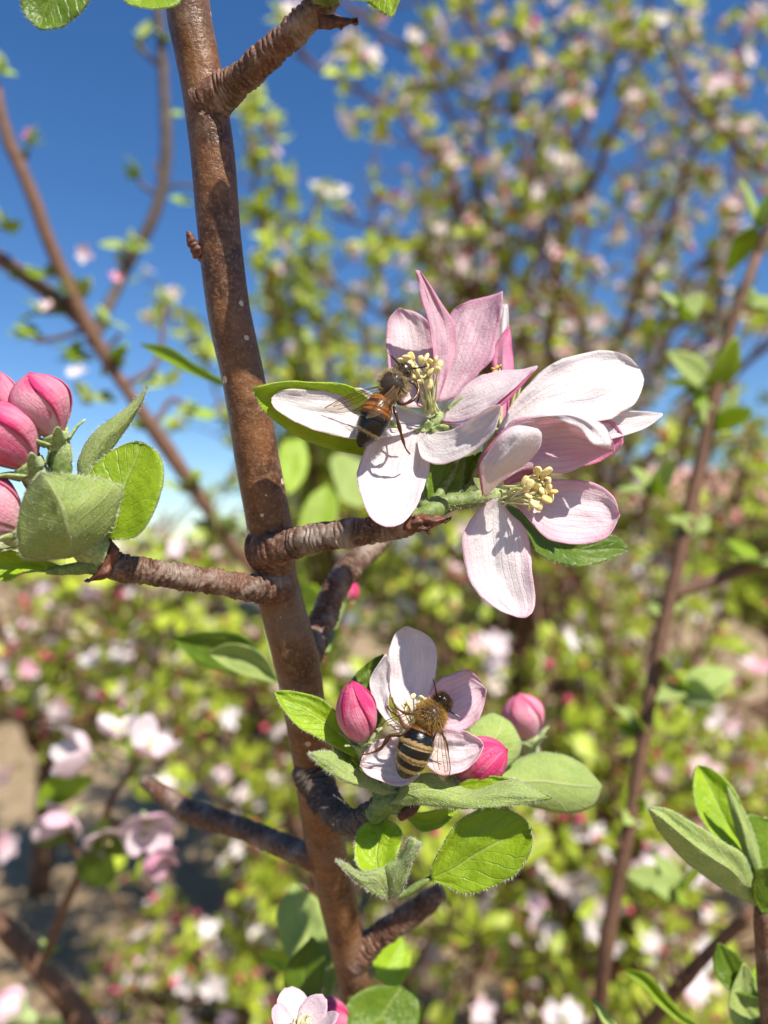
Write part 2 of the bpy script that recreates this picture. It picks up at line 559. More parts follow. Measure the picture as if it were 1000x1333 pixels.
def cluster_tpl(rs, nleaf, nflow, nbud, leaf_len, tint):
    LV, LF, LC, PV, PF, PC = [], [], [], [], [], []
    lo = po = 0
    for i in range(nleaf):
        az = rs.uniform(0, 6.283); el_ = rs.uniform(.1, 1.1)
        d = np.array((math.cos(az) * math.cos(el_), math.sin(az) * math.cos(el_), math.sin(el_)))
        L = leaf_len * rs.uniform(.6, 1.15)
        v, f = leaf_tpl(L, L * rs.uniform(.45, .62), rs.uniform(-.1, .5), rs)
        up = np.array((0, 0, 1.0)) + rs.normal(0, .45, 3)
        v = v @ rotm(d, up).T + d * leaf_len * .15
        LV.append(v); LF.append(f + lo); lo += len(v)
        c = np.array(tint) * rs.uniform(.7, 1.3) + np.array((.05, .04, .0)) * rs.uniform(0, 1)
        LC.append(np.tile(c, (len(v), 1)))
    for i in range(nflow + nbud):
        az = rs.uniform(0, 6.283); el_ = rs.uniform(.3, 1.4)
        d = np.array((math.cos(az) * math.cos(el_), math.sin(az) * math.cos(el_), math.sin(el_)))
        c0 = d * rs.uniform(.018, .035)
        pinkc = np.array((.72, .25, .38)); whitec = np.array((.82, .74, .74))
        if i < nflow:
            k = rs.uniform(0, .55) ** 1.3
            R0 = rotm(d, rs.normal(0, 1, 3))
            for q in range(5):
                an = q * 1.2566 + rs.normal(0, .12)
                v, f = petal_tpl(.020 * rs.uniform(.8, 1.1))
                ca, sa = math.cos(an), math.sin(an)
                v = np.stack((v[:, 2], v[:, 0] * ca - v[:, 1] * sa, v[:, 0] * sa + v[:, 1] * ca), 1)
                v = v @ R0.T + c0
                PV.append(v); PF.append(f + po); po += len(v)
                PC.append(np.tile(whitec * (1 - k) + pinkc * k, (len(v), 1)))
        else:
            r = .0065 * rs.uniform(.8, 1.2)
            v = np.array([(-1, 0, 0), (0, 1, 0), (0, 0, 1), (0, -1, 0), (0, 0, -1), (1.4, 0, 0)]) * r
            f = np.array([(0, 2, 1), (0, 3, 2), (0, 4, 3), (0, 1, 4), (5, 1, 2), (5, 2, 3), (5, 3, 4), (5, 4, 1)])
            v = v @ rotm(d, (0, .3, 1)).T + c0
            PV.append(v); PF.append(f + po); po += 6
            PC.append(np.tile(np.array((.62, .07, .17)) * rs.uniform(.8, 1.3), (6, 1)))
    cat = lambda a, w: np.vstack(a) if a else np.zeros((0, w))
    return cat(LV, 3), cat(LF, 3).astype(int), cat(LC, 3), cat(PV, 3), cat(PF, 3).astype(int), cat(PC, 3)

def cr3(p, n):
    s = np.concatenate(([0], np.cumsum(np.linalg.norm(p[1:] - p[:-1], axis=1)))); s /= s[-1]
    ext = np.vstack((2 * p[0] - p[1], p, 2 * p[-1] - p[-2])); out = []
    for t in np.linspace(0, 1, n + 1):
        i = min(max(int(np.searchsorted(s, t, 'right')) - 1, 0), len(p) - 2); f = (t - s[i]) / (s[i + 1] - s[i])
        w, x, y, z = ext[i], ext[i + 1], ext[i + 2], ext[i + 3]
        out.append(.5 * (2 * x + (y - w) * f + (2 * w - 5 * x + 4 * y - z) * f * f + (3 * x - w - 3 * y + z) * f ** 3))
    return np.array(out)
def bez(a, b, c, n):
    t = np.linspace(0, 1, n)[:, None]
    return a * (1 - t) ** 2 + 2 * b * t * (1 - t) + c * t * t

def apple_tree(label, base, fork_h, crowns, tint, seed, leaf_len=.042, flow=(0, 4), bud=(0, 3), lean=(0, 0), r0=.05, twig_step=.085, name='apple_tree', group=None, bark='bark_far', limbs=(), limb_px=7, limb_step=.05, limb_scale=1.15):
    rs = np.random.RandomState(seed)
    root = thing(name, label, 'tree', base, group)
    base = np.array(base, float)
    tpl = [cluster_tpl(rs, rs.randint(4, 8), rs.randint(flow[0], flow[1] + 1), rs.randint(bud[0], bud[1] + 1), leaf_len, tint) for _ in range(14)]
    parts = []
    fork = base + np.array((lean[0], lean[1], fork_h))
    tp = bez(base - np.array((0, 0, .03)), base + np.array((rs.normal(0, .05), 0, fork_h * .5)), fork, 8)
    parts.append(tube_geo([(*p, r0 * (1 - .4 * i / 7)) for i, p in enumerate(tp)], seg=9))
    spots = []
    for cen, rad, nl in crowns:
        cen, rad = np.array(cen), np.array(rad)
        for q in range(nl):
            v = rs.normal(0, 1, 3); v /= np.linalg.norm(v)
            tgt = cen + v * rad * rs.uniform(.45, 1.0) ** .6
            st = tp[rs.randint(4, 8)]
            mid = st * .45 + tgt * .55 + np.array((rs.normal(0, .12), rs.normal(0, .12), rs.uniform(-.15, .2))) * np.linalg.norm(tgt - st) * .6
            n = 9
            pts = bez(st, mid, tgt, n)
            pts[1:-1] += rs.normal(0, .012, (n - 2, 3))
            ra = r0 * rs.uniform(.28, .45)
            parts.append(tube_geo([(*p, ra * (1 - .82 * i / (n - 1))) for i, p in enumerate(pts)], seg=6))
            ln = np.linalg.norm(pts[1:] - pts[:-1], axis=1).sum()
            k = max(3, int(ln * .8 / twig_step))
            for j in range(k):
                t = .22 + .78 * (j + rs.uniform(0, 1)) / k
                f = min(t, .999) * (n - 1); i0 = int(f); a = pts[i0] + (pts[i0 + 1] - pts[i0]) * (f - i0)
                dirn = unit(rs.normal(0, 1, 3) + np.array((0, 0, .55)) + unit(tgt - cen) * .4)
                tl = rs.uniform(.03, .20)
                e = a + dirn * tl
                parts.append(tube_geo([(*a, .004), (*((a + e) / 2 + rs.normal(0, .008, 3)), .003), (*e, .002)], seg=4, cap=False))
                spots.append((e, dirn))
                if tl > .1: spots.append(((a + e) / 2, unit(rs.normal(0, 1, 3) + np.array((0, 0, .6)))))
            spots.append((tgt, unit(tgt - mid)))
    spots = [s_ for s_ in spots if noise.noise(Vector(s_[0] * (3.2 / max(.6, base[1] * .4)) + seed)) > -.10]
    big = len(spots)
    for lb in limbs:
        q = np.array([Pm(*z) for z in lb])
        st = tp[rs.randint(5, 8)]
        q = np.vstack((st, (st * .5 + q[0] * .5) + rs.normal(0, .03, 3), q))
        n = 34
        pr = [(*z, 0) for z in q]
        cv = cr3(q, n); cv[2:-1] += rs.normal(0, .006, (n - 2, 3))
        dm = np.mean([z[2] for z in lb]); ra = limb_px * rs.uniform(.7, 1.15) / FPX * dm
        parts.append(tube_geo([(*z, ra * (1 - .75 * i / n) * rs.uniform(.88, 1.12)) for i, z in enumerate(cv)], seg=8))
        ln = np.linalg.norm(cv[1:] - cv[:-1], axis=1).sum(); k = int(ln / limb_step)
        for j in range(k):
            t = .30 + .70 * (j + rs.uniform(0, 1)) / k
            f_ = min(t, .999) * n; i0 = int(f_); a = cv[i0] + (cv[i0 + 1] - cv[i0]) * (f_ - i0)
            dirn = unit(rs.normal(0, 1, 3) + np.array((.1, -.2, .5)))
            tl = rs.uniform(.015, .10) * (1 if rs.uniform() < .85 else 2.2)
            e = a + dirn * tl
            parts.append(tube_geo([(*a, .0042), (*((a + e) / 2 + rs.normal(0, .006, 3)), .003), (*e, .002)], seg=5, cap=False))
            spots.append((e, dirn))
    v, f, u = join(parts)
    mk('trunk', v, f, M[bark], root, uv=u)
    LV, LF, LC, PV, PF, PC = [], [], [], [], [], []
    lo = po = 0
    for si, (pos, d) in enumerate(spots):
        a = tpl[rs.randint(len(tpl))]
        dz = unit(d + np.array((0, 0, .4)))
        xx = unit(np.cross(dz, rs.normal(0, 1, 3)))
        Rm = np.stack((xx, np.cross(dz, xx), dz), 1) * rs.uniform(.8, 1.2) * (limb_scale if si >= big else 1)
        LV.append(a[0] @ Rm.T + pos); LF.append(a[1] + lo); LC.append(a[2] * rs.uniform(.85, 1.15)); lo += len(a[0])
        if len(a[3]): PV.append(a[3] @ Rm.T + pos); PF.append(a[4] + po); PC.append(a[5]); po += len(a[3])
    o = mk('crown', np.vstack(LV), np.vstack(LF), M['leaf_bg'], root, col=np.vstack(LC)); tag(o, kind='stuff')
    if PV:
        o = mk('blossom_mass', np.vstack(PV), np.vstack(PF), M['petal_bg'], root, col=np.vstack(PC)); tag(o, kind='stuff')
    return root

def Pm(px, py, d): return P(px, py, d * 1000)
def G(px, d):
    p = Pm(px, 720, d); return (p[0], p[1], 0.0)
GR, YG, DG = (.38, .47, .045), (.42, .52, .05), (.27, .35, .04)
apple_tree('tall blossoming apple tree with open airy crown against blue sky', G(690, 2.9), 1.35,
           [(Pm(860, 120, 3.2), (1.15, .5, .95), 17), (Pm(640, 150, 3.2), (.55, .4, .75), 6), (Pm(900, 500, 3.0), (.75, .5, .55), 10), (Pm(520, 420, 3.2), (.35, .4, .35), 8)],
           GR, 3, leaf_len=.043, flow=(1, 3), bud=(0, 3), twig_step=.07, r0=.032, limb_px=9, limb_step=.058,
           limbs=[[(615, 400, 2.0), (617, 300, 1.95), (625, 200, 1.9), (660, 60, 1.85), (692, -30, 1.8)],
                  [(612, 330, 1.95), (590, 245, 1.8), (560, 200, 1.75), (510, 150, 1.7), (440, 100, 1.65), (385, 70, 1.6)],
                  [(610, 380, 2.0), (560, 335, 1.9), (500, 300, 1.85), (435, 280, 1.8)],
                  [(640, 340, 2.1), (690, 260, 2.0), (760, 180, 1.95), (800, 60, 1.9), (810, -20, 1.9)],
                  [(720, 400, 2.2), (740, 300, 2.1), (790, 200, 2.0), (830, 80, 2.0), (850, -30, 2.0)],
                  [(760, 470, 2.1), (720, 360, 2.0), (690, 220, 1.9), (668, 110, 1.85), (600, 20, 1.8), (570, -30, 1.8)],
                  [(800, 440, 2.2), (860, 330, 2.1), (900, 200, 2.0), (965, 70, 1.95), (990, -30, 1.9)],
                  [(1120, 330, 1.9), (1000, 225, 1.7), (950, 180, 1.65), (900, 120, 1.6), (850, 30, 1.6)],
                  [(860, 420, 2.0), (930, 330, 1.9), (1000, 290, 1.85), (1060, 240, 1.8)],
                  [(620, 400, 2.1), (560, 420, 2.0), (480, 400, 1.95), (420, 350, 1.9)],
                  [(880, 600, 2.1), (900, 480, 2.0), (930, 400, 1.95), (960, 200, 1.9), (940, 100, 1.9)],
                  [(700, 580, 2.1), (680, 450, 2.0), (700, 330, 1.95), (740, 240, 1.9)],
                  [(800, 620, 2.1), (840, 520, 2.0), (880, 430, 1.95), (1000, 400, 1.9)],
                  [(640, 300, 2.0), (560, 90, 1.85), (480, 30, 1.8), (420, -20, 1.8)],
                  [(700, 200, 2.1), (740, 110, 2.0), (720, 20, 1.95), (735, -40, 1.95)]])
apple_tree('pale yellow green leafy tree with hardly any blossom behind the main stem', G(420, 3.4), 1.2,
           [(Pm(365, 420, 3.4), (.30, .4, .55), 14), (Pm(450, 560, 3.6), (.55, .4, .5), 20)], YG, 5, leaf_len=.055, flow=(0, 1), bud=(0, 1), twig_step=.07, r0=.03,
           limbs=[[(400, 560, 2.6), (360, 420, 2.5), (340, 300, 2.4), (325, 190, 2.4), (318, 120, 2.4)], [(410, 560, 2.6), (390, 430, 2.5), (375, 330, 2.5), (360, 220, 2.4), (350, 150, 2.4)],
                  [(430, 560, 2.6), (430, 470, 2.5), (410, 390, 2.5), (400, 300, 2.4), (420, 250, 2.4)], [(440, 560, 2.6), (480, 470, 2.5), (470, 400, 2.5), (500, 340, 2.4)], [(300, 560, 2.6), (270, 480, 2.6), (225, 420, 2.6), (205, 370, 2.6)]])
apple_tree('low spreading apple tree thick with pink blossom below the tall tree', G(760, 1.95), .8,
           [(Pm(770, 870, 1.9), (.60, .5, .42), 34), (Pm(900, 1150, 1.6), (.4, .35, .34), 22), (Pm(620, 1150, 1.9), (.45, .4, .45), 24)], GR, 8, leaf_len=.042, flow=(0, 1), bud=(0, 2), twig_step=.06, r0=.035, limb_px=8, limb_scale=1.0, limb_step=.045,
           limbs=[[(560, 850, 1.5), (545, 790, 1.45), (560, 690, 1.4), (590, 640, 1.4)], [(480, 930, 1.5), (560, 870, 1.4), (640, 870, 1.3), (700, 840, 1.3)], [(700, 1400, 1.2), (690, 1180, 1.1), (640, 1050, 1.05), (600, 980, 1.0)],
                  [(600, 1400, 1.3), (625, 1200, 1.2), (565, 1080, 1.1), (540, 1020, 1.1)], [(1050, 1000, 1.3), (940, 900, 1.2), (880, 830, 1.2)], [(790, 830, 1.3), (745, 730, 1.2), (725, 640, 1.2)],
                  [(480, 1400, 1.2), (560, 1230, 1.1), (640, 1150, 1.05), (720, 1110, 1.0)], [(900, 1400, 1.1), (870, 1250, 1.05), (800, 1130, 1.0), (740, 1050, 1.0)], [(760, 1400, 1.1), (690, 1290, 1.05), (600, 1270, 1.0)],
                  [(940, 1100, 1.2), (860, 1010, 1.1), (780, 980, 1.1), (720, 930, 1.1)], [(960, 760, 1.5), (920, 700, 1.4), (960, 640, 1.4), (980, 560, 1.35)]])
apple_tree('apple tree with sparse bloom standing over the bare brown ground', G(330, 3.1), .9,
           [(Pm(330, 850, 3.0), (.55, .4, .45), 26), (Pm(450, 1100, 2.4), (.42, .4, .55), 26)], GR, 12, leaf_len=.044, flow=(0, 1), bud=(0, 2), twig_step=.07, limb_px=7,
           limbs=[[(420, 1250, 1.6), (350, 1150, 1.5), (290, 1050, 1.4), (260, 980, 1.4)], [(330, 1300, 1.5), (280, 1230, 1.4), (230, 1180, 1.4), (170, 1200, 1.4)], [(500, 1050, 1.5), (470, 960, 1.5), (500, 880, 1.4)]])
apple_tree('apple tree with scattered white and pink blossom at the edge of the orchard', G(60, 3.3), 1.0,
           [(Pm(60, 800, 3.2), (.75, .5, .32), 30), (Pm(200, 960, 3.4), (.7, .5, .3), 20)], GR, 15, leaf_len=.044, flow=(0, 1), bud=(0, 2), twig_step=.07, limb_px=8,
           limbs=[[(420, 860, 1.6), (330, 830, 1.5), (200, 800, 1.45), (100, 765, 1.4), (20, 740, 1.4)], [(330, 900, 1.6), (240, 880, 1.5), (150, 840, 1.45), (30, 825, 1.4)], [(300, 960, 1.7), (200, 935, 1.6), (100, 940, 1.5), (-20, 930, 1.5)],
                  [(250, 760, 2.0), (200, 720, 1.9), (150, 730, 1.8), (80, 700, 1.8)], [(290, 780, 2.0), (270, 720, 2.0), (285, 660, 1.9)]])
apple_tree('distant apple tree of mixed bloom showing low against the horizon', G(600, 4.6), 1.2,
           [(Pm(560, 700, 4.6), (1.5, .6, .8), 44), (Pm(650, 980, 4.4), (1.3, .6, .5), 26)], GR, 18, leaf_len=.07, flow=(0, 1), twig_step=.08)
apple_tree('far apple tree with rounded dull green crown beside the pale house', G(150, 6.5), 1.3,
           [(Pm(140, 700, 6.5), (1.6, .7, .55), 60)], DG, 21, leaf_len=.08, flow=(0, 2))
apple_tree('far apple tree with thick dark green crown near the tiled roof', G(1000, 6.0), 1.3,
           [(Pm(1010, 640, 6.0), (1.1, .7, .9), 50), (Pm(940, 660, 5.2), (.9, .5, .35), 34)], DG, 24, leaf_len=.08, flow=(0, 2))
apple_tree('young apple sapling with thin greenery growing from the bare ground', G(330, 1.9), .35,
           [(Pm(290, 1260, 1.9), (.34, .3, .28), 22), (Pm(170, 1290, 2.0), (.3, .3, .16), 9)], GR, 33, leaf_len=.034, flow=(0, 1), bud=(0, 2), twig_step=.06, r0=.022)
apple_tree('small bushy apple tree filling the gap under the low spreading tree', G(880, 3.0), .5,
           [(Pm(880, 1000, 3.0), (.9, .5, .5), 40)], DG, 27, leaf_len=.055, flow=(0, 1), bud=(0, 2), twig_step=.07)

# ---- houses far behind ------------------------------------------------------
def box(x0, x1, y0, y1, z0, z1):
    V = np.array([(x, y, z) for z in (z0, z1) for x, y in ((x0, y0), (x1, y0), (x1, y1), (x0, y1))])
    return V, [(3, 2, 1, 0), (4, 5, 6, 7), (0, 1, 5, 4), (1, 2, 6, 5), (2, 3, 7, 6), (3, 0, 4, 7)], V[:, :2]
def house(label, x0, x1, y, depth, wall_h, roof_h, wall_c, roof_c):
    root = thing('house', label, 'house', ((x0 + x1) / 2, y, 0), 'houses beyond the orchard')
    b = NB('siding'); z = b.xyz(b.obj())[2]
    ln = b.math('FRACT', b.math('MULTIPLY', z, 6.0))
    wm = b.done(b.bsdf(b.mix(b.noise(b.obj(), 3, 3), wall_c, tuple(v * .85 for v in wall_c)), .7, .3, b.bump(ln, .8, .05)))
    rm = plain('roof_tile', roof_c, .8, None, 8, 0, .02)
    v, f, u = box(x0, x1, y, y + depth, 0, wall_h); mk('wall', v, f, wm, root, smooth=False)
    e = .4; ym = y + depth / 2
    V = np.array([(x0 - e, y - e, wall_h), (x1 + e, y - e, wall_h), (x1 + e, ym, wall_h + roof_h), (x0 - e, ym, wall_h + roof_h), (x1 + e, y + depth + e, wall_h), (x0 - e, y + depth + e, wall_h)])
    V = np.vstack((V, V + np.array((0, 0, .15))))
    F = [(0, 1, 2, 3), (3, 2, 4, 5), (9, 8, 7, 6), (11, 10, 8, 9), (0, 6, 7, 1), (5, 4, 10, 11), (0, 3, 9, 6), (3, 5, 11, 9), (1, 7, 8, 2), (2, 8, 10, 4)]
    mk('roof', V, F, rm, root, smooth=False)
    g = plain('window_glass', (.05, .07, .10), .1, None, 5)
    fr = plain('window_frame', (.75, .75, .72), .6, None, 5)
    nw = max(2, int((x1 - x0) / 2.6))
    for i in range(nw):
        cx = x0 + (i + .5) * (x1 - x0) / nw
        v, f, u = box(cx - .55, cx + .55, y - .06, y + .01, 1.0, 2.3); wv = mk('window', v, f, fr, root, smooth=False)
        v, f, u = box(cx - .45, cx + .45, y - .075, y - .05, 1.1, 2.2); mk('pane', v, f, g, wv, smooth=False)
a, b_ = Pm(345, 700, 15), Pm(640, 700, 15)
house('pale grey house with horizontal siding behind the orchard trees', a[0], b_[0], 15, 6, 2.9, 1.0, (.36, .39, .42), (.13, .11, .10))
a, b_ = Pm(760, 700, 17), Pm(1150, 700, 17)
house('low house with a faded terracotta roof behind the far trees', a[0], b_[0], 17, 6, 2.2, 1.4, (.60, .52, .46), (.50, .27, .20))

# ================================================================== the main branch
def nz(x, y, z): return noise.noise(Vector((x, y, z)))
STEM = [(236, -120, 114, 29), (241, -40, 116, 30), (246, 20, 117, 30), (262, 100, 118, 29), (277, 200, 119, 30), (285, 300, 120, 29), (297, 400, 121, 29.5),
        (318, 500, 122, 29), (335, 600, 123, 30), (350, 680, 124, 31), (360, 760, 126, 30), (384, 850, 129, 31), (393, 900, 132, 29.5),
        (409, 1000, 139, 27.5), (424, 1100, 147, 27), (446, 1200, 156, 24.5), (464, 1290, 163, 22.5), (476, 1345, 168, 22)]
pts = [(*P(a, b, c), R_(r * .95, c)) for a, b, c, r in STEM]
pts += [(.010, .23, 1.32, .0048), (.03, .30, 1.15, .006), (.06, .40, .85, .010), (.08, .46, .5, .015), (.09, .48, .2, .020), (.09, .48, -.03, .026)]
branch = thing('apple_branch', 'upright brown apple branch with ringed spurs crossing the whole picture', 'branch', pts[-1][:3])
nodes = [(.030, .06), (.046, .05), (.0645, .05), (.083, .07), (.099, .06)]
def stem_fn(s, th, t):
    k = 1 + .022 * nz(math.cos(th) * 1.3, math.sin(th) * 1.3, s * 120) + .016 * nz(math.cos(th) * 4, math.sin(th) * 4, s * 900)
    for a, h in nodes:
        k += .6 * h * math.exp(-((s - a - .0012 * math.cos(th)) / .0010) ** 2) * (.55 + .45 * math.cos(th - a * 300))
    return k
v, f, u = tube_geo(pts, seg=40, n=420, fn=stem_fn)
mk('stem', v, f, M['bark'], branch, uv=u)

def spur(pp, seed, amp=.21, pitch=.00105, mat='bark_spur', n=230, seg=34):
    def fn(s, th, t):
        q = s / pitch + 1.1 * nz(math.cos(th) * 1.1 + seed, math.sin(th) * 1.1, s * 330) + 1.1 * nz(s * 380, seed, 0)
        fr = q - math.floor(q)
        ridge = 1 - abs(2 * fr - 1.1) ** 2.2
        a = amp * (.35 + 1.5 * abs(nz(math.floor(q) * 1.73, seed + math.sin(th) * .9, math.cos(th) * .9)))
        big = .12 * nz(s * 330, seed * 2, math.cos(th) * .6) + .10 * nz(s * 900, math.cos(th) * 1.5, math.sin(th) * 1.5 + seed)
        k = min(1, t * 9) * min(1, (1 - t) * 14 + .2)
        return 1 + (a * (ridge - .5) + big) * k + .02 * nz(math.cos(th) * 5, math.sin(th) * 5, s * 1500)
    v, f, u = ptube(pp, seg=seg, n=n, fn=fn)
    return mk('spur', v, f, M[mat], branch, uv=u)
S1 = spur([(268, 140, 118, 30), (286, 122, 116.5, 24), (306, 108, 115, 19.5), (340, 80, 112, 18), (385, 38, 109, 17), (412, 14, 107, 17.5), (432, -8, 106, 16)], 1)
S2 = spur([(345, 716, 124, 32), (362, 712, 121.5, 25), (384, 706, 120, 19.5), (420, 699, 118, 18.5), (470, 692, 116, 17.5), (520, 685, 114.5, 15.5), (550, 677, 114, 11)], 2)
S3 = spur([(365, 764, 125, 26), (345, 765, 123, 22), (325, 765, 121.5, 17), (280, 757, 119, 16.5), (230, 750, 116, 16.5), (180, 742, 113.5, 17), (152, 738, 112, 18), (134, 726, 111, 16)], 3)
S4 = spur([(392, 868, 133, 22), (408, 838, 139, 17), (420, 808, 144, 17), (436, 768, 148, 16.5), (456, 738, 152, 16), (480, 718, 156, 14), (506, 698, 160, 8)], 4, mat='bark_spur')
S5 = spur([(425, 1122, 148, 20), (390, 1110, 149, 15), (340, 1088, 160, 13), (290, 1070, 168, 13.5), (250, 1058, 175, 14), (222, 1040, 180, 12), (188, 1017, 185, 8)], 5, amp=.15)
S6 = spur([(402, 1000, 138, 24), (418, 1032, 134, 20), (438, 1060, 129, 17), (460, 1072, 125.5, 15), (480, 1060, 123, 14), (498, 1042, 121.5, 12)], 6, amp=.34, pitch=.0014, mat='bark_grey')  # dark grey bark here: the shade on this spur is put into its colour
S7 = spur([(458, 1246, 159, 22), (486, 1224, 158, 16), (520, 1200, 156, 15), (550, 1180, 155, 14.5), (574, 1160, 154, 11)], 7, amp=.14)
v, f, u = ptube([(272, 336, 120, 10), (259, 328, 119, 9), (251, 317, 118.5, 6.5), (247, 307, 118, 4.5), (244, 301, 118, 2)], seg=14, n=30,
                fn=lambda s, th, t: 1 + .25 * math.sin(s * 8000 + 2 * math.cos(th)) * (1 - t) + .35 * nz(s * 1200, math.cos(th), math.sin(th)))
mk('bud_stub', v, f, M['scale'], branch, uv=u)

def bud_scale(L, R, d0, d1, **k):
    v, f, u = blade_geo([L, R], d0, d1, nt=16, nv=8, rip=.9, wave=.5, seed=L[0][0], **k)
    return mk('bud_scale', v, f, M['scale'], branch, uv=u, solid=.0004)
bud_scale([(415, 22), (430, 18), (450, 22), (466, 27)], [(415, 38), (432, 38), (450, 34), (466, 27)], 106, 103, cup=-1)
bud_scale([(535, 672), (550, 668), (570, 671), (588, 673)], [(530, 690), (548, 692), (570, 684), (588, 675)], 113.2, 112, cup=-1)
bud_scale([(528, 676), (540, 672), (552, 676), (560, 690)], [(524, 690), (535, 692), (548, 692), (560, 692)], 112.5, 112, cup=-.8)
bud_scale([(142, 700), (136, 720), (128, 740), (112, 758)], [(156, 715), (150, 735), (140, 752), (114, 758)], 109.5, 109, cup=-.9)

# ---- leaves ---------------------------------------------------------------
SEED = [0]
def leaf(L, R, d0=None, d1=None, face='top', parent=None, fuzz=180, mats=None, flen=.00065, petiole=None, crv=None, **k):
    SEED[0] += 1
    parent = parent or branch
    k.setdefault('rip', .5); k.setdefault('serr', .035); k.setdefault('seed', SEED[0])
    cs = crv or [L, R]
    v, f, u = blade_geo(cs, d0, d1, nt=26, nv=16, **k)
    pair = mats or (('leaf', 'leaf_under') if face == 'top' else ('leaf_under', 'leaf'))
    o = mk('leaf', v, f, [M[pair[0]], M[pair[1]]], parent, uv=u, solid=.00022)
    if fuzz:
        nt, nv = 26, 16
        g = v.reshape(nt + 1, nv + 1, 3)
        rs = np.random.RandomState(SEED[0])
        pp, dd = [], []
        for side, inn in ((0, 1), (nv, nv - 1)):
            t = rs.uniform(0.02, .999, fuzz) * nt
            i = t.astype(int); fr = (t - i)[:, None]
            e = g[i, side] * (1 - fr) + g[np.minimum(i + 1, nt), side] * fr
            q = g[i, inn] * (1 - fr) + g[np.minimum(i + 1, nt), inn] * fr
            n_ = e - q; n_ /= np.linalg.norm(n_, axis=1)[:, None] + 1e-9
            pp.append(e - n_ * .00015); dd.append(n_)
        V, F = hairs(np.vstack(pp), np.vstack(dd), flen, .00007, .45, rs)
        if face == 'under' and fuzz > 150:
            m = 1500
            i = rs.randint(0, nt, m); j = rs.randint(0, nv, m); fa, fb = rs.uniform(0, 1, (m, 1)), rs.uniform(0, 1, (m, 1))
            e = (g[i, j] * (1 - fa) + g[i, j + 1] * fa) * (1 - fb) + (g[i + 1, j] * (1 - fa) + g[i + 1, j + 1] * fa) * fb
            tn = g[i + 1, j] - g[i, j]; tn /= np.linalg.norm(tn, axis=1)[:, None] + 1e-9
            out = CAMPOS - e; out /= np.linalg.norm(out, axis=1)[:, None]
            V2, F2 = hairs(e, tn * .8 + out * .6, .00055, .00005, .6, rs)
            F = np.vstack((F, F2 + len(V))); V = np.vstack((V, V2))
        mk('fuzz', V, F, M['hair'], o, smooth=False)
    if petiole:
        v, f, u = ptube(petiole, seg=8, n=12)
        mk('petiole', v, f, M['pedicel'], o, uv=u)
    return o

# leaf behind the upper bee
leaf([(560, 618), (520, 560), (461, 506), (404, 498), (365, 498), (330, 506)], [(548, 625), (510, 600), (470, 592), (440, 586), (395, 571), (362, 550), (340, 530), (330, 506)], 121, 108.8, cup=1.8, tilt=1.0, petiole=[(545, 672, 116, 4), (552, 645, 119, 3.5), (556, 618, 121, 3)])
# under flower one
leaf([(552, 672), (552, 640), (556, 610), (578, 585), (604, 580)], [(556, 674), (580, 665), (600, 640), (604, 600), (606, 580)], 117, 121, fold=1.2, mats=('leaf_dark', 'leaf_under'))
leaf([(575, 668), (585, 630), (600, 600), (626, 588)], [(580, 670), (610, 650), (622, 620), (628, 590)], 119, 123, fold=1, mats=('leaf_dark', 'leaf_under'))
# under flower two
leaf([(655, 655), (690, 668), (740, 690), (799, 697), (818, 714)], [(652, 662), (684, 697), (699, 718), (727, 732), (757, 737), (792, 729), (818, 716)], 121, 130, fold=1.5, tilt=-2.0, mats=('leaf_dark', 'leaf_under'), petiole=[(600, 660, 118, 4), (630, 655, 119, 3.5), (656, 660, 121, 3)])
# lower cluster
leaf([(470, 975), (440, 930), (417, 910), (378, 900), (358, 900)], [(462, 985), (440, 974), (422, 964), (391, 947), (368, 922), (358, 902)], 120, 114, cup=1.0, lean=.7, fuzz=220, petiole=[(492, 1040, 121.5, 5), (480, 1010, 121.5, 4), (466, 980, 121, 3)])
leaf([(520, 1032), (480, 1011), (453, 993), (436, 979), (418, 977), (401, 980)], [(500, 1036), (485, 1029), (449, 1018), (418, 999), (401, 982)], 119, 113, face='under', cup=-1.2, tilt=-2, fuzz=260)
leaf([(515, 1040), (530, 1016), (561, 1006), (606, 1022), (640, 1018), (666, 1013), (692, 1024), (719, 1038)], [(505, 1046), (543, 1048), (590, 1053), (620, 1053), (660, 1050), (690, 1046), (719, 1040)], 119, 111, face='under', cup=-1.6, tilt=-2.5, fuzz=260)
leaf([(588, 1024), (620, 1012), (652, 1012), (690, 1024), (718, 1037)], [(590, 1030), (620, 1034), (655, 1036), (690, 1040), (718, 1038)], 117, 110.6, cup=.8, tilt=-1.5, fuzz=120)
leaf([(561, 1140), (567, 1119), (582, 1092), (600, 1068), (627, 1053), (654, 1052), (678, 1062), (692, 1080)], [(563, 1146), (585, 1156), (606, 1164), (636, 1157), (669, 1140), (685, 1120), (694, 1098), (692, 1080)], 115, 110.5, fold=1.2, lean=.5, fuzz=300, rip=1.0, petiole=[(484, 1080, 122, 6), (500, 1140, 118, 5.5), (519, 1166, 115.5, 5), (545, 1152, 115, 5), (563, 1142, 115, 3)])
leaf([(498, 1140), (469, 1131), (462, 1110), (464, 1088), (474, 1074), (495, 1066)], [(500, 1140), (512, 1124), (518, 1108), (524, 1090), (516, 1074), (496, 1066)], 116, 119, cup=1.5, fuzz=200, lean=.7)
leaf([(505, 1172), (480, 1160), (456, 1141), (437, 1119)], [(512, 1165), (500, 1132), (471, 1135), (450, 1123), (438, 1119)], 114, 110, face='under', cup=-.6, tilt=1, fuzz=220)
leaf([(506, 1171), (500, 1132), (520, 1116), (534, 1090), (549, 1099)], [(512, 1170), (524, 1160), (537, 1122), (549, 1100)], 114, 111.5, face='under', cup=-.8, tilt=-1, fuzz=220)
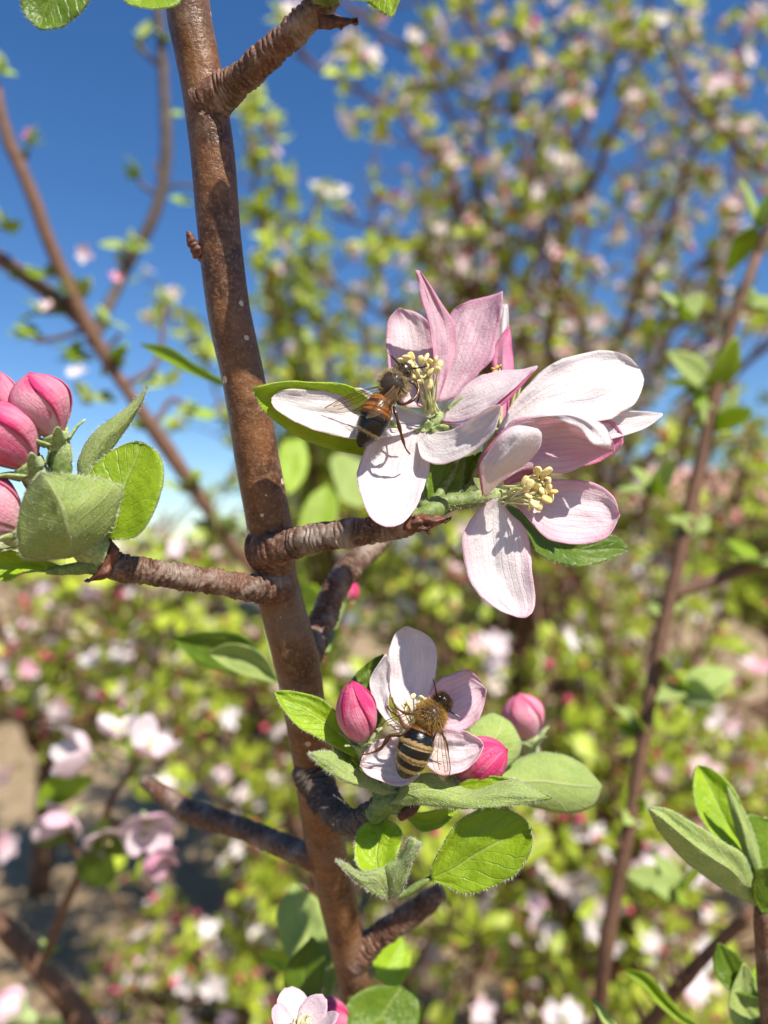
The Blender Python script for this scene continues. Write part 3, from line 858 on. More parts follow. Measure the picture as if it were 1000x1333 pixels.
leaf([(620, 1000), (650, 1000), (674, 988), (710, 978), (755, 992), (784, 1022)], [(620, 1022), (665, 1040), (701, 1053), (738, 1060), (772, 1050), (784, 1024)], 136, 146, face='under', cup=-3, tilt=-2, fuzz=80)
leaf([(600, 985), (606, 955), (616, 940), (638, 928), (652, 932)], [(620, 1000), (660, 1000), (679, 972), (668, 944), (653, 932)], 134, 142, face='under', cup=-2, fuzz=60)
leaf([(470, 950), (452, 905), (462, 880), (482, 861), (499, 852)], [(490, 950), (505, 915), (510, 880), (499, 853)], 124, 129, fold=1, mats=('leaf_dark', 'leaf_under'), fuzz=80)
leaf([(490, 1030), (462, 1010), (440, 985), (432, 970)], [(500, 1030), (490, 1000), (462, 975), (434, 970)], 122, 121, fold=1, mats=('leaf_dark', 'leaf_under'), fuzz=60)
leaf([(520, 1050), (548, 1058), (580, 1052), (600, 1050)], [(522, 1056), (548, 1082), (575, 1076), (598, 1054)], 124, 130, fold=1, fuzz=60)
# left cluster
leaf(None, None, face='under', fuzz=320, flen=.0008, rip=.7, crease=True,
     crv=[[(104, 722, 106), (140, 694, 106), (157, 655, 105.5), (159, 636, 105), (130, 622, 103.5), (90, 617, 101), (53, 615, 98)],
          [(98, 724, 104), (92, 706, 101), (86, 682, 99), (78, 655, 98), (66, 632, 97.6), (58, 621, 97.8), (53, 615, 98)],
          [(90, 727, 105), (50, 729, 103.5), (26, 722, 102), (22, 694, 101), (26, 660, 100), (36, 636, 99), (52, 617, 98.2)]])
leaf([(140, 700), (120, 660), (116, 618), (140, 590), (168, 576), (180, 576)], [(146, 702), (176, 699), (196, 674), (210, 638), (212, 602), (198, 582), (182, 576)], 109, 106, fold=1.0, lean=.6, fuzz=320, serr=.02)
leaf([(118, 690), (101, 618), (105, 590), (123, 561), (165, 530), (191, 503)], [(126, 690), (122, 620), (150, 580), (168, 554), (186, 523), (192, 503)], 110, 113, face='under', cup=-1.5, fuzz=300, flen=.0008)
leaf([(80, 738), (30, 722), (-10, 716), (-40, 735)], [(80, 744), (32, 745), (5, 756), (-40, 745)], 108, 103, fold=1, fuzz=120)
# above the frame: the rosettes whose tips hang in and whose shade falls on the stem
leaf([(436, -20), (440, -80), (490, -100), (530, -45), (512, 18)], [(440, -8), (468, -8), (486, 10), (510, 22)], 105, 102, fold=.8, fuzz=160)
leaf([(428, -14, 103.5), (372, -52, 102), (388, -98, 101.5), (432, -126, 101), (485, -146, 99)], [(430, -8, 102), (442, -5, 96.5), (502, -3, 96), (552, -42, 96.5), (536, -114, 97.5), (489, -146, 98)], rip=.3, petiole=[(432, -8, 106, 5), (428, -12, 105, 4)])
leaf([(110, -60), (60, -50), (28, -20), (30, 14), (50, 36)], [(116, -50), (125, -30), (110, 8), (84, 32), (54, 37)], 104, 98, fold=1, fuzz=100, lean=-.5, mats=('leaf_dark', 'leaf'))  # dark material stands in for this leaf being backlit
leaf([(214, -60), (170, -50), (150, -20), (165, 2), (180, 7)], [(222, -50), (240, -30), (235, 0), (210, 10), (182, 8)], 107, 103, fold=1, fuzz=120)
v, f, u = ptube([(236, -104, 115, 24), (215, -100, 112, 14), (160, -80, 107, 12), (112, -56, 104, 9)], seg=14, n=40, fn=lambda s, th, t: 1 + .1 * math.sin(s * 6500))
mk('spur', v, f, M['bark_spur'], branch, uv=u)
# blurred leaves behind the stem
for L, R, d0, d1, kw in (
    ([(300, 500), (260, 478), (220, 452), (183, 447)], [(300, 506), (258, 490), (215, 470), (184, 449)], 190, 215, dict(fold=1.5)),
    ([(362, 880), (320, 830), (270, 822), (222, 830)], [(360, 890), (320, 880), (262, 865), (224, 832)], 175, 190, dict(mats=('leaf_dark', 'leaf_under'), fold=2)),
    ([(362, 885), (340, 850), (300, 838), (270, 850)], [(362, 892), (335, 885), (300, 872), (272, 852)], 172, 178, dict(face='under', fold=2)),
    ([(372, 890), (350, 850), (344, 800), (356, 770)], [(384, 890), (376, 850), (370, 800), (358, 770)], 175, 190, dict(face='under', fold=1)),
    ([(372, 640), (362, 600), (370, 575), (395, 570)], [(376, 645), (395, 625), (402, 600), (396, 572)], 330, 345, dict(fold=1)),
    ([(400, 720), (388, 690), (400, 650), (425, 630)], [(408, 720), (432, 690), (440, 655), (428, 630)], 340, 360, dict(fold=1)),
    ([(440, 800), (420, 770), (400, 760), (390, 780)], [(440, 806), (425, 815), (402, 810), (391, 784)], 300, 320, dict(fold=1)),
    ([(410, 1290), (372, 1240), (360, 1190), (382, 1150)], [(418, 1290), (432, 1240), (420, 1180), (386, 1150)], 178, 190, dict(face='under', fold=1)),
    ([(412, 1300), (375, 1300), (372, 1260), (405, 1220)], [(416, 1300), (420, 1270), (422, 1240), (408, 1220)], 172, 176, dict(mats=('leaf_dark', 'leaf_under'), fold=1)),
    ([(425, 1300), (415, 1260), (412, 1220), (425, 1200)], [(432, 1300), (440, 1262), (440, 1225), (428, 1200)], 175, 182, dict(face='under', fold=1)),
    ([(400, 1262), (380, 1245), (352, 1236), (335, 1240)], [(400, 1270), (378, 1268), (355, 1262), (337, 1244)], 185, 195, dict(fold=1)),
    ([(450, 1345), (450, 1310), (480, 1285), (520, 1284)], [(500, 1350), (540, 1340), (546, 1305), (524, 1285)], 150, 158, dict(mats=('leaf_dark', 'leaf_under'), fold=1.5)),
    ([(490, 1270), (486, 1240), (500, 1222), (522, 1220)], [(494, 1276), (520, 1285), (535, 1250), (526, 1222)], 170, 180, dict(fold=1.5)),
    ([(440, 640), (430, 600), (445, 590), (470, 600)], [(442, 650), (470, 660), (480, 630), (472, 602)], 380, 400, dict(face='under', fold=1.5)),
):
    leaf(L, R, d0, d1, fuzz=0, **kw)

# ================================================================== blossoms
def petal(parent, curves, d0=None, d1=None, pink=.1, edge=.15, out=False, **k):
    SEED[0] += 1
    k.setdefault('rip', .7); k.setdefault('wave', .28); k.setdefault('seed', SEED[0])
    v, f, u = blade_geo(curves, d0, d1, nt=26, nv=20, **k)
    m = [M['petal'], M['petal_out']]
    if out: m.reverse()
    return mk('petal', v, f, m, parent, uv=u, solid=.00012, pinks=(pink, edge, 0))

def anther_geo(c, axis, L, rs):
    """two-lobed pollen sac"""
    x = unit(axis); y = unit(np.cross(x, rs.normal(0, 1, 3))); z = np.cross(x, y)
    V, UV = [], []
    nu, nv = 8, 12
    for i in range(nu + 1):
        a = math.pi * i / nu
        for j in range(nv):
            th = 2 * math.pi * j / nv
            r = math.sin(a) ** .6 * L * .27 * (.62 + .5 * abs(math.cos(th)) ** .8)
            r *= 1 + .08 * nz(a * 2, math.cos(th) * 2 + c[0] * 900, math.sin(th) * 2)
            V.append(c + x * (-math.cos(a)) * L * .5 + y * r * math.cos(th) * 1.3 + z * r * math.sin(th) * .9); UV.append((j / nv, i / nu))
    return np.array(V), grid_faces(nu, nv, True), np.array(UV)

def stamen(parent, base, tip, rs, L=.0016, mat='anther'):
    base, tip = np.array(base), np.array(tip)
    mid = (base + tip) / 2 + rs.normal(0, .0004, 3)
    v, f, u = tube_geo([(*base, .0002), (*mid, .00016), (*tip, .00011)], seg=6, n=8)
    s = mk('stamen', v, f, M['filament'], parent, uv=u)
    v, f, u = anther_geo(tip, unit(tip - mid) + rs.normal(0, .8, 3), L * rs.uniform(.8, 1.2), rs)
    mk('anther', v, f, M['anther_old' if mat == 'anther' and rs.uniform() < .12 else mat], s, uv=u)

def felt_tube(name, pp, parent, mat='felt', nh=260, seg=14, n=24, hl=.0005):
    v, f, u = ptube(pp, seg=seg, n=n, fn=lambda s, th, t: 1 + .16 * nz(s * 700, math.cos(th) * 1.4, math.sin(th) * 1.4) + .06 * nz(s * 2500, math.cos(th) * 4, math.sin(th) * 4))
    o = mk(name, v, f, M[mat], parent, uv=u)
    if nh:
        g = v.reshape(-1, seg, 3); cen = g.mean(1, keepdims=True)
        nrm = (g - cen).reshape(-1, 3); nrm /= np.linalg.norm(nrm, axis=1)[:, None] + 1e-9
        idx = RS.randint(0, len(v), nh)
        V, F = hairs(v[idx] + RS.normal(0, .0001, (nh, 3)), nrm[idx], hl, .00006, .5)
        mk('fuzz', V, F, M['hair'], o, smooth=False)
    return o

def sepal(parent, L, R, d0, d1, **k):
    v, f, u = blade_geo([L, R], d0, d1, nt=10, nv=6, **k)
    return mk('sepal', v, f, [M['felt'], M['felt']], parent, uv=u, solid=.0003)

# ---- flower one -------------------------------------------------------------
f1 = thing('apple_blossom', 'white and pink apple blossom with a notched pointed petal and the dark bee', 'blossom', P(560, 560, 122))
petal(f1, [[(562, 545, 119), (520, 530, 118), (476, 508, 115.5), (455, 506, 114), (410, 508, 111.6), (374, 507, 110), (360, 511, 109.6), (354, 517, 109.5)],
           [(558, 552, 119), (520, 565, 117), (461, 571, 114), (425, 564, 112), (389, 550, 110.2), (368, 539, 109.7), (358, 531, 109.5), (354, 523, 109.5)]], pink=.02, edge=.04, cup=1.4, lean=.35)
petal(f1, [[(540, 552), (500, 557), (477, 580), (466, 616), (470, 643), (480, 668), (490, 680), (501, 685)],
           [(552, 552), (556, 578), (559, 607), (549, 646), (534, 670), (524, 680), (512, 685)]], 118, 109.5, pink=.06, edge=.10, cup=1.4, rip=.8, lean=.25)
petal(f1, [[(560, 562, 118), (584, 561, 115), (606, 550, 112), (632, 533, 109), (650, 527, 107.5)],
           [(543, 574, 117.5), (551, 598, 114), (580, 603, 112), (615, 588, 110), (641, 564, 108), (653, 532, 107.5)]], pink=.02, edge=.10, cup=1.0, out=False)
pd = petal(f1, [[(590, 520, 120), (610, 498, 119.5), (642, 484, 118.5), (678, 480, 116), (699, 476, 114)],
           [(580, 535, 119), (598, 528, 117.5), (632, 512, 115.5), (668, 496, 114), (700, 477, 113.5)],
           [(574, 548, 118), (604, 549, 115), (630, 538, 113), (652, 520, 112), (698, 480, 113)]], pink=.10, edge=.22)
v, f, u = blade_geo([[(576, 550, 117.6), (604, 552, 114.6), (632, 541, 112.4), (662, 520, 111.8), (699, 479, 113)],
           [(576, 552, 118), (606, 550, 115.4), (632, 535, 113.6), (652, 519, 113), (698, 479, 113.4)]], nt=20, nv=6, rip=.1, seed=5)
mk('rolled_lip', v, f, [M['petal_out'], M['petal']], pd, uv=u, solid=.00012, pinks=(.68, .15, 0))
petal(f1, [[(560, 525, 119), (565, 485, 118.4), (562, 438, 117.4), (552, 396, 116.6), (544, 364, 116), (541, 351, 115.9)],
           [(564, 525, 119.6), (572, 485, 120.4), (573, 445, 120.2), (566, 408, 119.2), (554, 372, 117.6), (546, 352, 116.4)],
           [(570, 524, 119.8), (584, 485, 121), (594, 450, 122), (590, 418, 121.6), (566, 380, 119.4), (549, 354, 117)]], pink=.40, edge=.36, rip=.9, wave=.3)
petal(f1, [[(564, 524, 120.6), (570, 485, 122.4), (574, 450, 124), (580, 420, 125), (592, 401, 125.4), (612, 391, 125.2)],
           [(576, 522, 120.2), (596, 480, 122), (610, 445, 123), (620, 416, 123.6), (630, 396, 123.8), (640, 384, 123.6)],
           [(592, 518, 120), (624, 486, 120), (641, 465, 120), (649, 428, 120.4), (654, 396, 121.2), (654, 379, 121.8)]], pink=.38, edge=.28, rip=1.0, wave=.3)
petal(f1, [[(530, 530, 119.5), (508, 490, 120.5), (503, 445, 121.5), (506, 418, 122.5), (519, 401, 123.5)],
           [(556, 530, 120.5), (562, 480, 122.5), (565, 438, 123), (556, 417, 123.5), (540, 406, 124), (522, 401, 124)]], pink=.14, edge=.42, cup=1.8)
felt_tube('calyx', [(600, 610, 121.5, 6), (588, 585, 121, 8), (576, 562, 120.4, 13), (568, 548, 119.8, 15), (563, 541, 119.3, 10)], f1, nh=1100)
sepal(f1, [(560, 556), (578, 552), (594, 560)], [(562, 572), (580, 574), (595, 564)], 117.5, 116.2, rip=.6)
sepal(f1, [(556, 545), (548, 552), (538, 562)], [(566, 552), (556, 564), (540, 566)], 118, 118.5, rip=.5)
sepal(f1, [(582, 530), (596, 520), (604, 516)], [(584, 540), (598, 534), (604, 518)], 118.5, 118)
felt_tube('pedicel', [(556, 668, 115.5, 8), (575, 640, 119, 6.5), (592, 615, 121, 6), (600, 606, 121, 6)], f1, 'pedicel', 200)
rs = np.random.RandomState(5)
for x, y in [(521, 470), (529, 466), (535, 464), (548, 468), (554, 467), (561, 472), (567, 469), (573, 474), (543, 483), (539, 490), (551, 488), (547, 497), (561, 484), (569, 482), (556, 478), (558, 500), (535, 474)]:
    stamen(f1, P(560 + rs.normal(0, 5), 536 + rs.normal(0, 4), 118.2), P(x, y, 116 - rs.uniform(0, 2.5)), rs)

# ---- flower two -------------------------------------------------------------
f2 = thing('apple_blossom', 'side facing apple blossom with bare cream stamens and a hanging white petal', 'blossom', P(640, 650, 120))
petal(f2, [[(646, 648), (630, 659), (610, 680), (602, 708), (608, 743), (623, 772), (648, 793), (673, 803)],
           [(652, 650), (664, 667), (681, 683), (690, 704), (693, 751), (697, 782), (693, 797), (684, 804)]], 115.5, 110.5, pink=.02, edge=.34, cup=1.2, tilt=.6, rip=.8)
petal(f2, [[(664, 642, 116), (690, 630, 115.5), (727, 624, 115), (757, 626, 114.5), (785, 634, 114), (801, 650, 113.4), (807, 668, 113)],
           [(664, 650, 115.5), (684, 670, 113.5), (709, 699, 112), (742, 708, 111.4), (771, 706, 111.4), (792, 697, 112), (806, 674, 112.8)]], pink=.20, edge=.36, cup=1.6, rip=.9, lean=.25)
pc = petal(f2, [[(640, 585, 116), (668, 547, 115), (708, 541, 114), (734, 537, 113), (762, 541, 112), (784, 552, 111), (797, 574, 109.5)],
           [(645, 610, 116.8), (680, 582, 116.4), (715, 574, 116), (745, 572, 115.4), (770, 576, 114.4), (788, 582, 112.6), (799, 584, 110.8)],
           [(650, 628, 116), (685, 611, 115), (715, 614, 114.5), (743, 613, 114), (766, 602, 113.5), (788, 590, 112), (800, 588, 111)]], pink=.34, edge=.12, rip=.5, wave=.2)
v, f, u = blade_geo([[(690, 544, 114.4), (715, 540, 113.6), (738, 537, 112.8), (764, 541, 111.8), (785, 552, 110.8), (797, 574, 109.4)],
           [(690, 545, 114), (716, 541, 112.4), (742, 541, 111), (766, 550, 109.6), (785, 566, 108.8), (795, 580, 108.8)],
           [(692, 546, 114.2), (716, 544, 112.6), (738, 549, 111), (758, 560, 109.4), (774, 579, 108.4), (793, 582, 108.6)]], nt=20, nv=12, rip=.5, wave=.35, seed=77)
mk('rolled_lip', v, f, [M['petal'], M['petal_out']], pc, uv=u, solid=.00012, pinks=(0, .06, 0))
petal(f2, [[(655, 625, 117), (700, 560, 119), (760, 545, 118.5), (795, 547, 117.5), (811, 564, 116.5)],
           [(658, 632, 117), (710, 616, 118), (762, 606, 117), (797, 592, 116), (811, 576, 116)]], pink=.62, edge=.3, cup=1.5)
pn = petal(f2, [[(630, 646, 115.5), (626, 622, 113), (626, 603, 111), (637, 585, 109.5), (658, 560, 108.5), (675, 553, 108.2), (697, 557, 108)],
           [(634, 646, 115.5), (658, 622, 112), (683, 605, 110), (701, 586, 108.6), (706, 566, 107.8), (700, 558, 107.8)]], pink=.03, edge=.10, cup=-2.2, out=False)
v, f, u = blade_geo([[(628, 646, 115.7), (624, 622, 113.4), (624, 602, 111.5), (634, 583, 110.2), (654, 560, 109.3)],
           [(630, 642, 115.4), (629, 622, 112.8), (630, 603, 110.8), (640, 586, 109.4), (660, 562, 108.6)]], nt=20, nv=6, rip=.05, seed=6)
mk('rolled_lip', v, f, [M['petal_out'], M['petal']], pn, uv=u, solid=.00012, pinks=(.72, .1, 0))
felt_tube('calyx', [(615, 650, 117.6, 9), (630, 648, 117.6, 12), (644, 648, 117.2, 14), (654, 648, 116.8, 12), (660, 648, 116.4, 7)], f2, nh=1000)
sepal(f2, [(640, 636), (628, 624), (616, 622)], [(632, 646), (622, 638), (616, 624)], 117, 118)
felt_tube('pedicel', [(548, 662, 115, 9), (575, 655, 117, 10.5), (600, 652, 117.6, 11), (620, 650, 117.6, 9.5)], f2, 'pedicel', 800)
rs = np.random.RandomState(9)
for x, y in [(700, 613), (712, 614), (706, 620), (694, 622), (714, 628), (720, 640), (708, 634), (698, 632), (690, 630), (685, 637), (703, 646), (712, 650), (696, 652), (690, 660), (702, 659), (717, 648), (684, 626), (707, 640), (701, 627), (694, 641), (711, 621), (688, 646), (700, 638), (715, 636), (695, 656)]:
    stamen(f2, P(657 + rs.normal(0, 4), 647 + rs.normal(0, 7), 115.6), P(x, y, 112.5 - rs.uniform(-1, 2.2)), rs, .0016)

# ---- flower three: big white petals behind ----------------------------------
f3 = thing('apple_blossom', 'apple blossom spreading one broad white petal, mostly hidden behind its neighbours', 'blossom', P(650, 570, 123))
petal(f3, [[(646, 562, 119), (667, 526, 119), (688, 500, 119), (706, 482, 119), (733, 469, 119.2), (766, 458, 119.5), (792, 456, 120), (818, 465, 120.5), (833, 480, 121)],
           [(650, 566, 118), (690, 556, 116.5), (740, 548, 116), (790, 546, 116.5), (815, 532, 117.5), (824, 526, 118.2), (834, 510, 119.5), (839, 494, 120.6), (834, 481, 121)]], pink=.0, edge=.02, cup=1.2, rip=1.2, wave=.35, lean=.35)
petal(f3, [[(655, 566, 119), (720, 552, 117.8), (790, 538, 117.6), (836, 535, 118), (863, 538, 118)],
           [(655, 574, 118), (740, 580, 117), (790, 572, 116.5), (828, 562, 116.6), (846, 553, 117), (863, 540, 118)]], pink=.0, edge=.02, cup=.8, rip=.5)
petal(f3, [[(648, 560, 121), (642, 500, 124), (640, 470, 125), (647, 444, 126), (662, 425, 127)],
           [(656, 560, 121), (668, 510, 124), (669, 480, 125), (667, 452, 126), (664, 426, 127)]], pink=.45, edge=.4, out=True, fold=-1.2)
petal(f3, [[(650, 560, 122), (644, 490, 127), (646, 430, 129), (655, 396, 130)],
           [(654, 560, 122), (658, 490, 127), (663, 430, 129), (661, 396, 130)]], pink=.0, edge=.05, fold=-1)
petal(f3, [[(652, 566, 121), (690, 540, 126), (730, 540, 130), (760, 560, 132)], [(652, 580, 121), (700, 600, 126), (740, 600, 130), (762, 564, 132)]], pink=.1, edge=.2)
felt_tube('calyx', [(618, 625, 122, 6), (634, 595, 121.6, 9), (645, 576, 121, 15), (651, 566, 120.5, 14), (654, 562, 120.2, 8)], f3, nh=160)
felt_tube('pedicel', [(562, 664, 116, 7), (590, 648, 120, 6), (612, 632, 122, 6), (619, 622, 122, 6)], f3, 'pedicel', 120)
rs = np.random.RandomState(3)
for x, y in [(642, 480), (647, 478), (651, 477), (676, 486), (682, 485), (644, 484)]:
    stamen(f3, P(652, 560, 120.6), P(x, y, 121.5), rs, .0009, 'anther_old')

# ---- flower four with the striped bee ---------------------------------------
f4 = thing('apple_blossom', 'small pale blossom under the striped furry bee, between two crimson buds', 'blossom', P(520, 990, 121))
petal(f4, [[(528, 945, 119), (512, 910, 120), (507, 880, 121), (507, 850, 122), (514, 826, 123), (528, 816, 123.6)],
           [(545, 945, 119), (560, 905, 120), (569, 868, 121), (566, 840, 122), (552, 825, 123), (532, 816, 123.6)]], pink=.03, edge=.06, cup=1.6)
petal(f4, [[(520, 955, 118.5), (502, 936, 118), (489, 917, 118), (482, 894, 118), (486, 876, 118.5), (503, 852, 119)],
           [(528, 950, 119), (508, 930, 119.5), (506, 912, 120), (508, 890, 120.5), (508, 867, 120), (504, 852, 119.4)]], pink=.0, edge=.05, cup=1.2)
petal(f4, [[(545, 950, 118.5), (558, 906, 119.5), (568, 890, 120), (584, 878, 120.5), (606, 872, 121), (622, 882, 121.2), (632, 896, 121)],
           [(548, 955, 118.3), (580, 950, 118.5), (600, 951, 118.6), (620, 940, 119), (629, 922, 119.8), (633, 898, 120.8)]], pink=.30, edge=.26, cup=1.2)
petal(f4, [[(548, 955, 118), (578, 949, 117.5), (600, 951, 117), (621, 960, 116.3), (629, 970, 115.8)],
           [(545, 962, 118), (552, 990, 116.2), (566, 1006, 114.8), (584, 1009, 114.2), (604, 1003, 114.4), (621, 988, 115), (629, 972, 115.7)]], pink=.10, edge=.28, cup=1.3)
petal(f4, [[(530, 956, 118), (512, 960, 117.4), (494, 964, 116.6), (477, 976, 115.6), (469, 996, 114.6)],
           [(538, 960, 118), (550, 998, 114.8), (538, 1016, 113.8), (520, 1023, 113.4), (500, 1018, 113.4), (480, 1009, 113.8), (469, 998, 114.5)]], pink=.02, edge=.28, cup=1.5, rip=1.1)
felt_tube('calyx', [(508, 1030, 121, 7), (516, 1000, 121, 9), (526, 975, 120.3, 15), (534, 958, 119.2, 16), (537, 952, 118.8, 9)], f4, nh=200)
felt_tube('pedicel', [(496, 1046, 121.5, 7), (502, 1036, 121.4, 6.5), (508, 1028, 121, 6.5)], f4, 'pedicel', 60)
rs = np.random.RandomState(4)
for x, y in [(538, 906), (531, 916), (526, 918), (549, 909), (553, 912), (534, 922), (544, 915), (557, 915), (529, 925)]:
    stamen(f4, P(537, 950, 118.8), P(x, y, 116.5 - rs.uniform(0, 1.2)), rs, .0011, 'anther' if x < 548 else 'filament')

# ---- buds ---------------------------------------------------------------------
def egg(base, tip, rad, th, t, rs_=1.0, pe=.95):
    """point on a bud surface"""
    ax = tip - base; L = np.linalg.norm(ax); ax = ax / L
    side = unit(np.cross(ax, CAMPOS - base)); fr = np.cross(side, ax)
    prof = (math.sin(math.pi * min(1, .02 + .98 * t) ** pe)) ** .58
    return base + ax * L * t + (side * math.cos(th) + fr * math.sin(th)) * rad * prof * rs_

def bud(label, b, t, r, pink=.75, edge=.1, npet=5, twist=.0, pedicel=None, ng=None, group=None, open_=0.0, ph=0.0, pe=.95):
    base, tip = P(*b), P(*t)
    rad = R_(r, (b[2] + t[2]) / 2)
    root = thing('flower_bud', label, 'bud', base, group)
    for i in range(npet):
        SEED[0] += 1
        th0 = ph + i * 2 * math.pi / npet * (2 if npet == 5 else 1)
        half = 1.25
        V, UV = [], []
        nu, nv = 20, 16
        for a in range(nu + 1):
            tt = a / nu * (.985 + .012 * i)
            for c in range(nv + 1):
                vv = -1 + 2 * c / nv
                th = th0 + vv * half + .9 * tt * (1 + twist)
                k = 1 + .012 * i + .03 * (vv > 0) * vv + open_ * tt * .2
                k += .05 * nz(vv * 2 + SEED[0], tt * 3, i) 
                k -= .04 * abs(vv) ** 4 * (1 if vv < 0 else -1)
                V.append(egg(base, tip, rad, th, tt, k, pe)); UV.append((c / nv, tt * .8))
        V = np.array(V); F = grid_faces(nu, nv)
        a0 = F[len(F) // 2 + nv // 2]
        nn = np.cross(V[a0[1]] - V[a0[0]], V[a0[3]] - V[a0[0]])
        if nn.dot(V[a0[0]] - (base + tip) / 2) < 0: F = [q[::-1] for q in F]
        mk('petal', V, F, [M['bud'], M['bud']], root, uv=np.array(UV), solid=.00018, pinks=(pink + rnd.uniform(-.12, .12), edge, 0))
    ax = unit(tip - base)
    V = []
    v, f, u = tube_geo([(*(base - ax * rad * .9), rad * .22), (*(base - ax * rad * .55), rad * .36), (*(base - ax * rad * .1), rad * .42), (*(base + ax * rad * .25), rad * .50), (*(base + ax * rad * .3), rad * .3)], seg=14, n=14)
    cal = mk('calyx', v, f, M['felt'], root, uv=u)
    idx = RS.randint(0, len(v), 240); cc = v.mean(0)
    hv, hf = hairs(v[idx], (v[idx] - cc) / (np.linalg.norm(v[idx] - cc, axis=1)[:, None] + 1e-9), .0006, .00006, .5)
    mk('fuzz', hv, hf, M['hair'], cal, smooth=False)
    side = unit(np.cross(ax, CAMPOS - base)); fr = np.cross(side, ax)
    for q in range(5):
        th = q * 1.2566 + .5 + ph
        dr = side * math.cos(th) + fr * math.sin(th)
        tn = np.cross(ax, dr)
        V, UV = [], []
        for a in range(9):
            s = a / 8
            cpt = base + ax * rad * (-.05 + .75 * s - .25 * s * s) + dr * rad * (.42 + .62 * math.sin(min(s * 1.3, 1.5)) + .45 * max(0, s - .6))
            wd = rad * .24 * (1 - s) ** .7 + rad * .02
            for c in (-1, 0, 1):
                V.append(cpt + tn * wd * c + dr * (-.04 * rad * abs(c))); UV.append(((c + 1) / 2, s))
        mk('sepal', np.array(V), [x[::-1] for x in grid_faces(8, 2)], [M['felt'], M['felt']], root, uv=np.array(UV), solid=.0003)
    if pedicel: felt_tube('pedicel', pedicel, root, 'pedicel', 140)
    return root
bud('closed crimson bud beside the narrow white petal of the lower blossom', (470, 964, 118), (458, 888, 115), 25.5, .80, .1, ph=.6,
    pedicel=[(498, 1040, 121.4, 5), (486, 1010, 121, 4.5), (476, 985, 119.5, 4.5), (472, 972, 118.6, 5)])
bud('plump crimson bud lying on the long downy leaf under the striped bee', (590, 1006, 121.5), (659, 976, 118), 29, .82, .12, ph=1.7, pe=1.15,
    pedicel=[(502, 1040, 121, 5), (535, 1030, 119, 4.5), (560, 1018, 121, 4.5), (582, 1008, 121.6, 5)])
bud('blurred lighter pink bud standing behind the downy leaves', (690, 966, 160), (676, 904, 160), 26, .45, .35, ph=.3, pe=1.4,
    pedicel=[(700, 1030, 156, 4), (696, 1000, 160, 4), (691, 972, 160, 5)])
BUDG = 'pink buds of the downy leaf cluster'
bud('streaked pink and white bud with curling woolly sepals', (74, 574, 107), (38, 487, 105), 36, .44, .40, ph=.9, pe=1.45,
    pedicel=[(105, 700, 109, 8), (84, 640, 108, 12), (78, 605, 107.4, 14), (76, 585, 107, 12)])
bud('deep pink bud tucked under the streaked pink and white bud', (42, 612, 106), (-22, 528, 103), 43, .72, .3, ph=2.1, pe=1.4,
    pedicel=[(95, 705, 108, 8), (70, 660, 107, 9), (50, 622, 106.2, 10)])
bud('smooth mid pink bud pressed against the folded downy leaf', (30, 696, 106), (-70, 630, 102), 46, .58, .2, ph=.2, pe=1.3,
    pedicel=[(95, 712, 107, 8), (60, 712, 107, 9), (36, 698, 106.2, 10)])
bud('pale pink bud peeping out behind the streaked bud', (12, 575, 110), (-2, 484, 109), 26, .5, .3, ph=1.2,
    pedicel=[(88, 700, 109, 6), (50, 650, 110, 6), (18, 590, 110, 8)])
# knot where the left cluster leaves its spur
def knot(pp, mat, nh=140):
    return felt_tube('bud_base', pp, branch, mat, nh, 14, 16)
knot([(140, 720, 110.5, 20), (125, 716, 110, 22), (108, 712, 109, 20), (92, 708, 108.5, 12)], 'felt', 380)
knot([(132, 740, 110, 9), (115, 738, 109.5, 10), (85, 742, 108, 7), (60, 744, 107, 4)], 'pedicel', 160)
knot([(486, 1062, 122.4, 15), (500, 1046, 121.5, 17), (515, 1040, 121, 17), (528, 1040, 120.6, 9)], 'pedicel', 260)
knot([(520, 1062, 122, 8), (536, 1052, 121.6, 9), (545, 1044, 121.4, 5)], 'scale', 0)
knot([(430, 0, 106, 15), (420, -8, 105.4, 20), (440, -18, 105, 16), (452, -34, 104, 8)], 'pedicel', 240)
knot([(536, 682, 114.4, 12), (552, 672, 114.6, 14), (566, 664, 115, 13), (580, 656, 116, 8)], 'pedicel', 200)

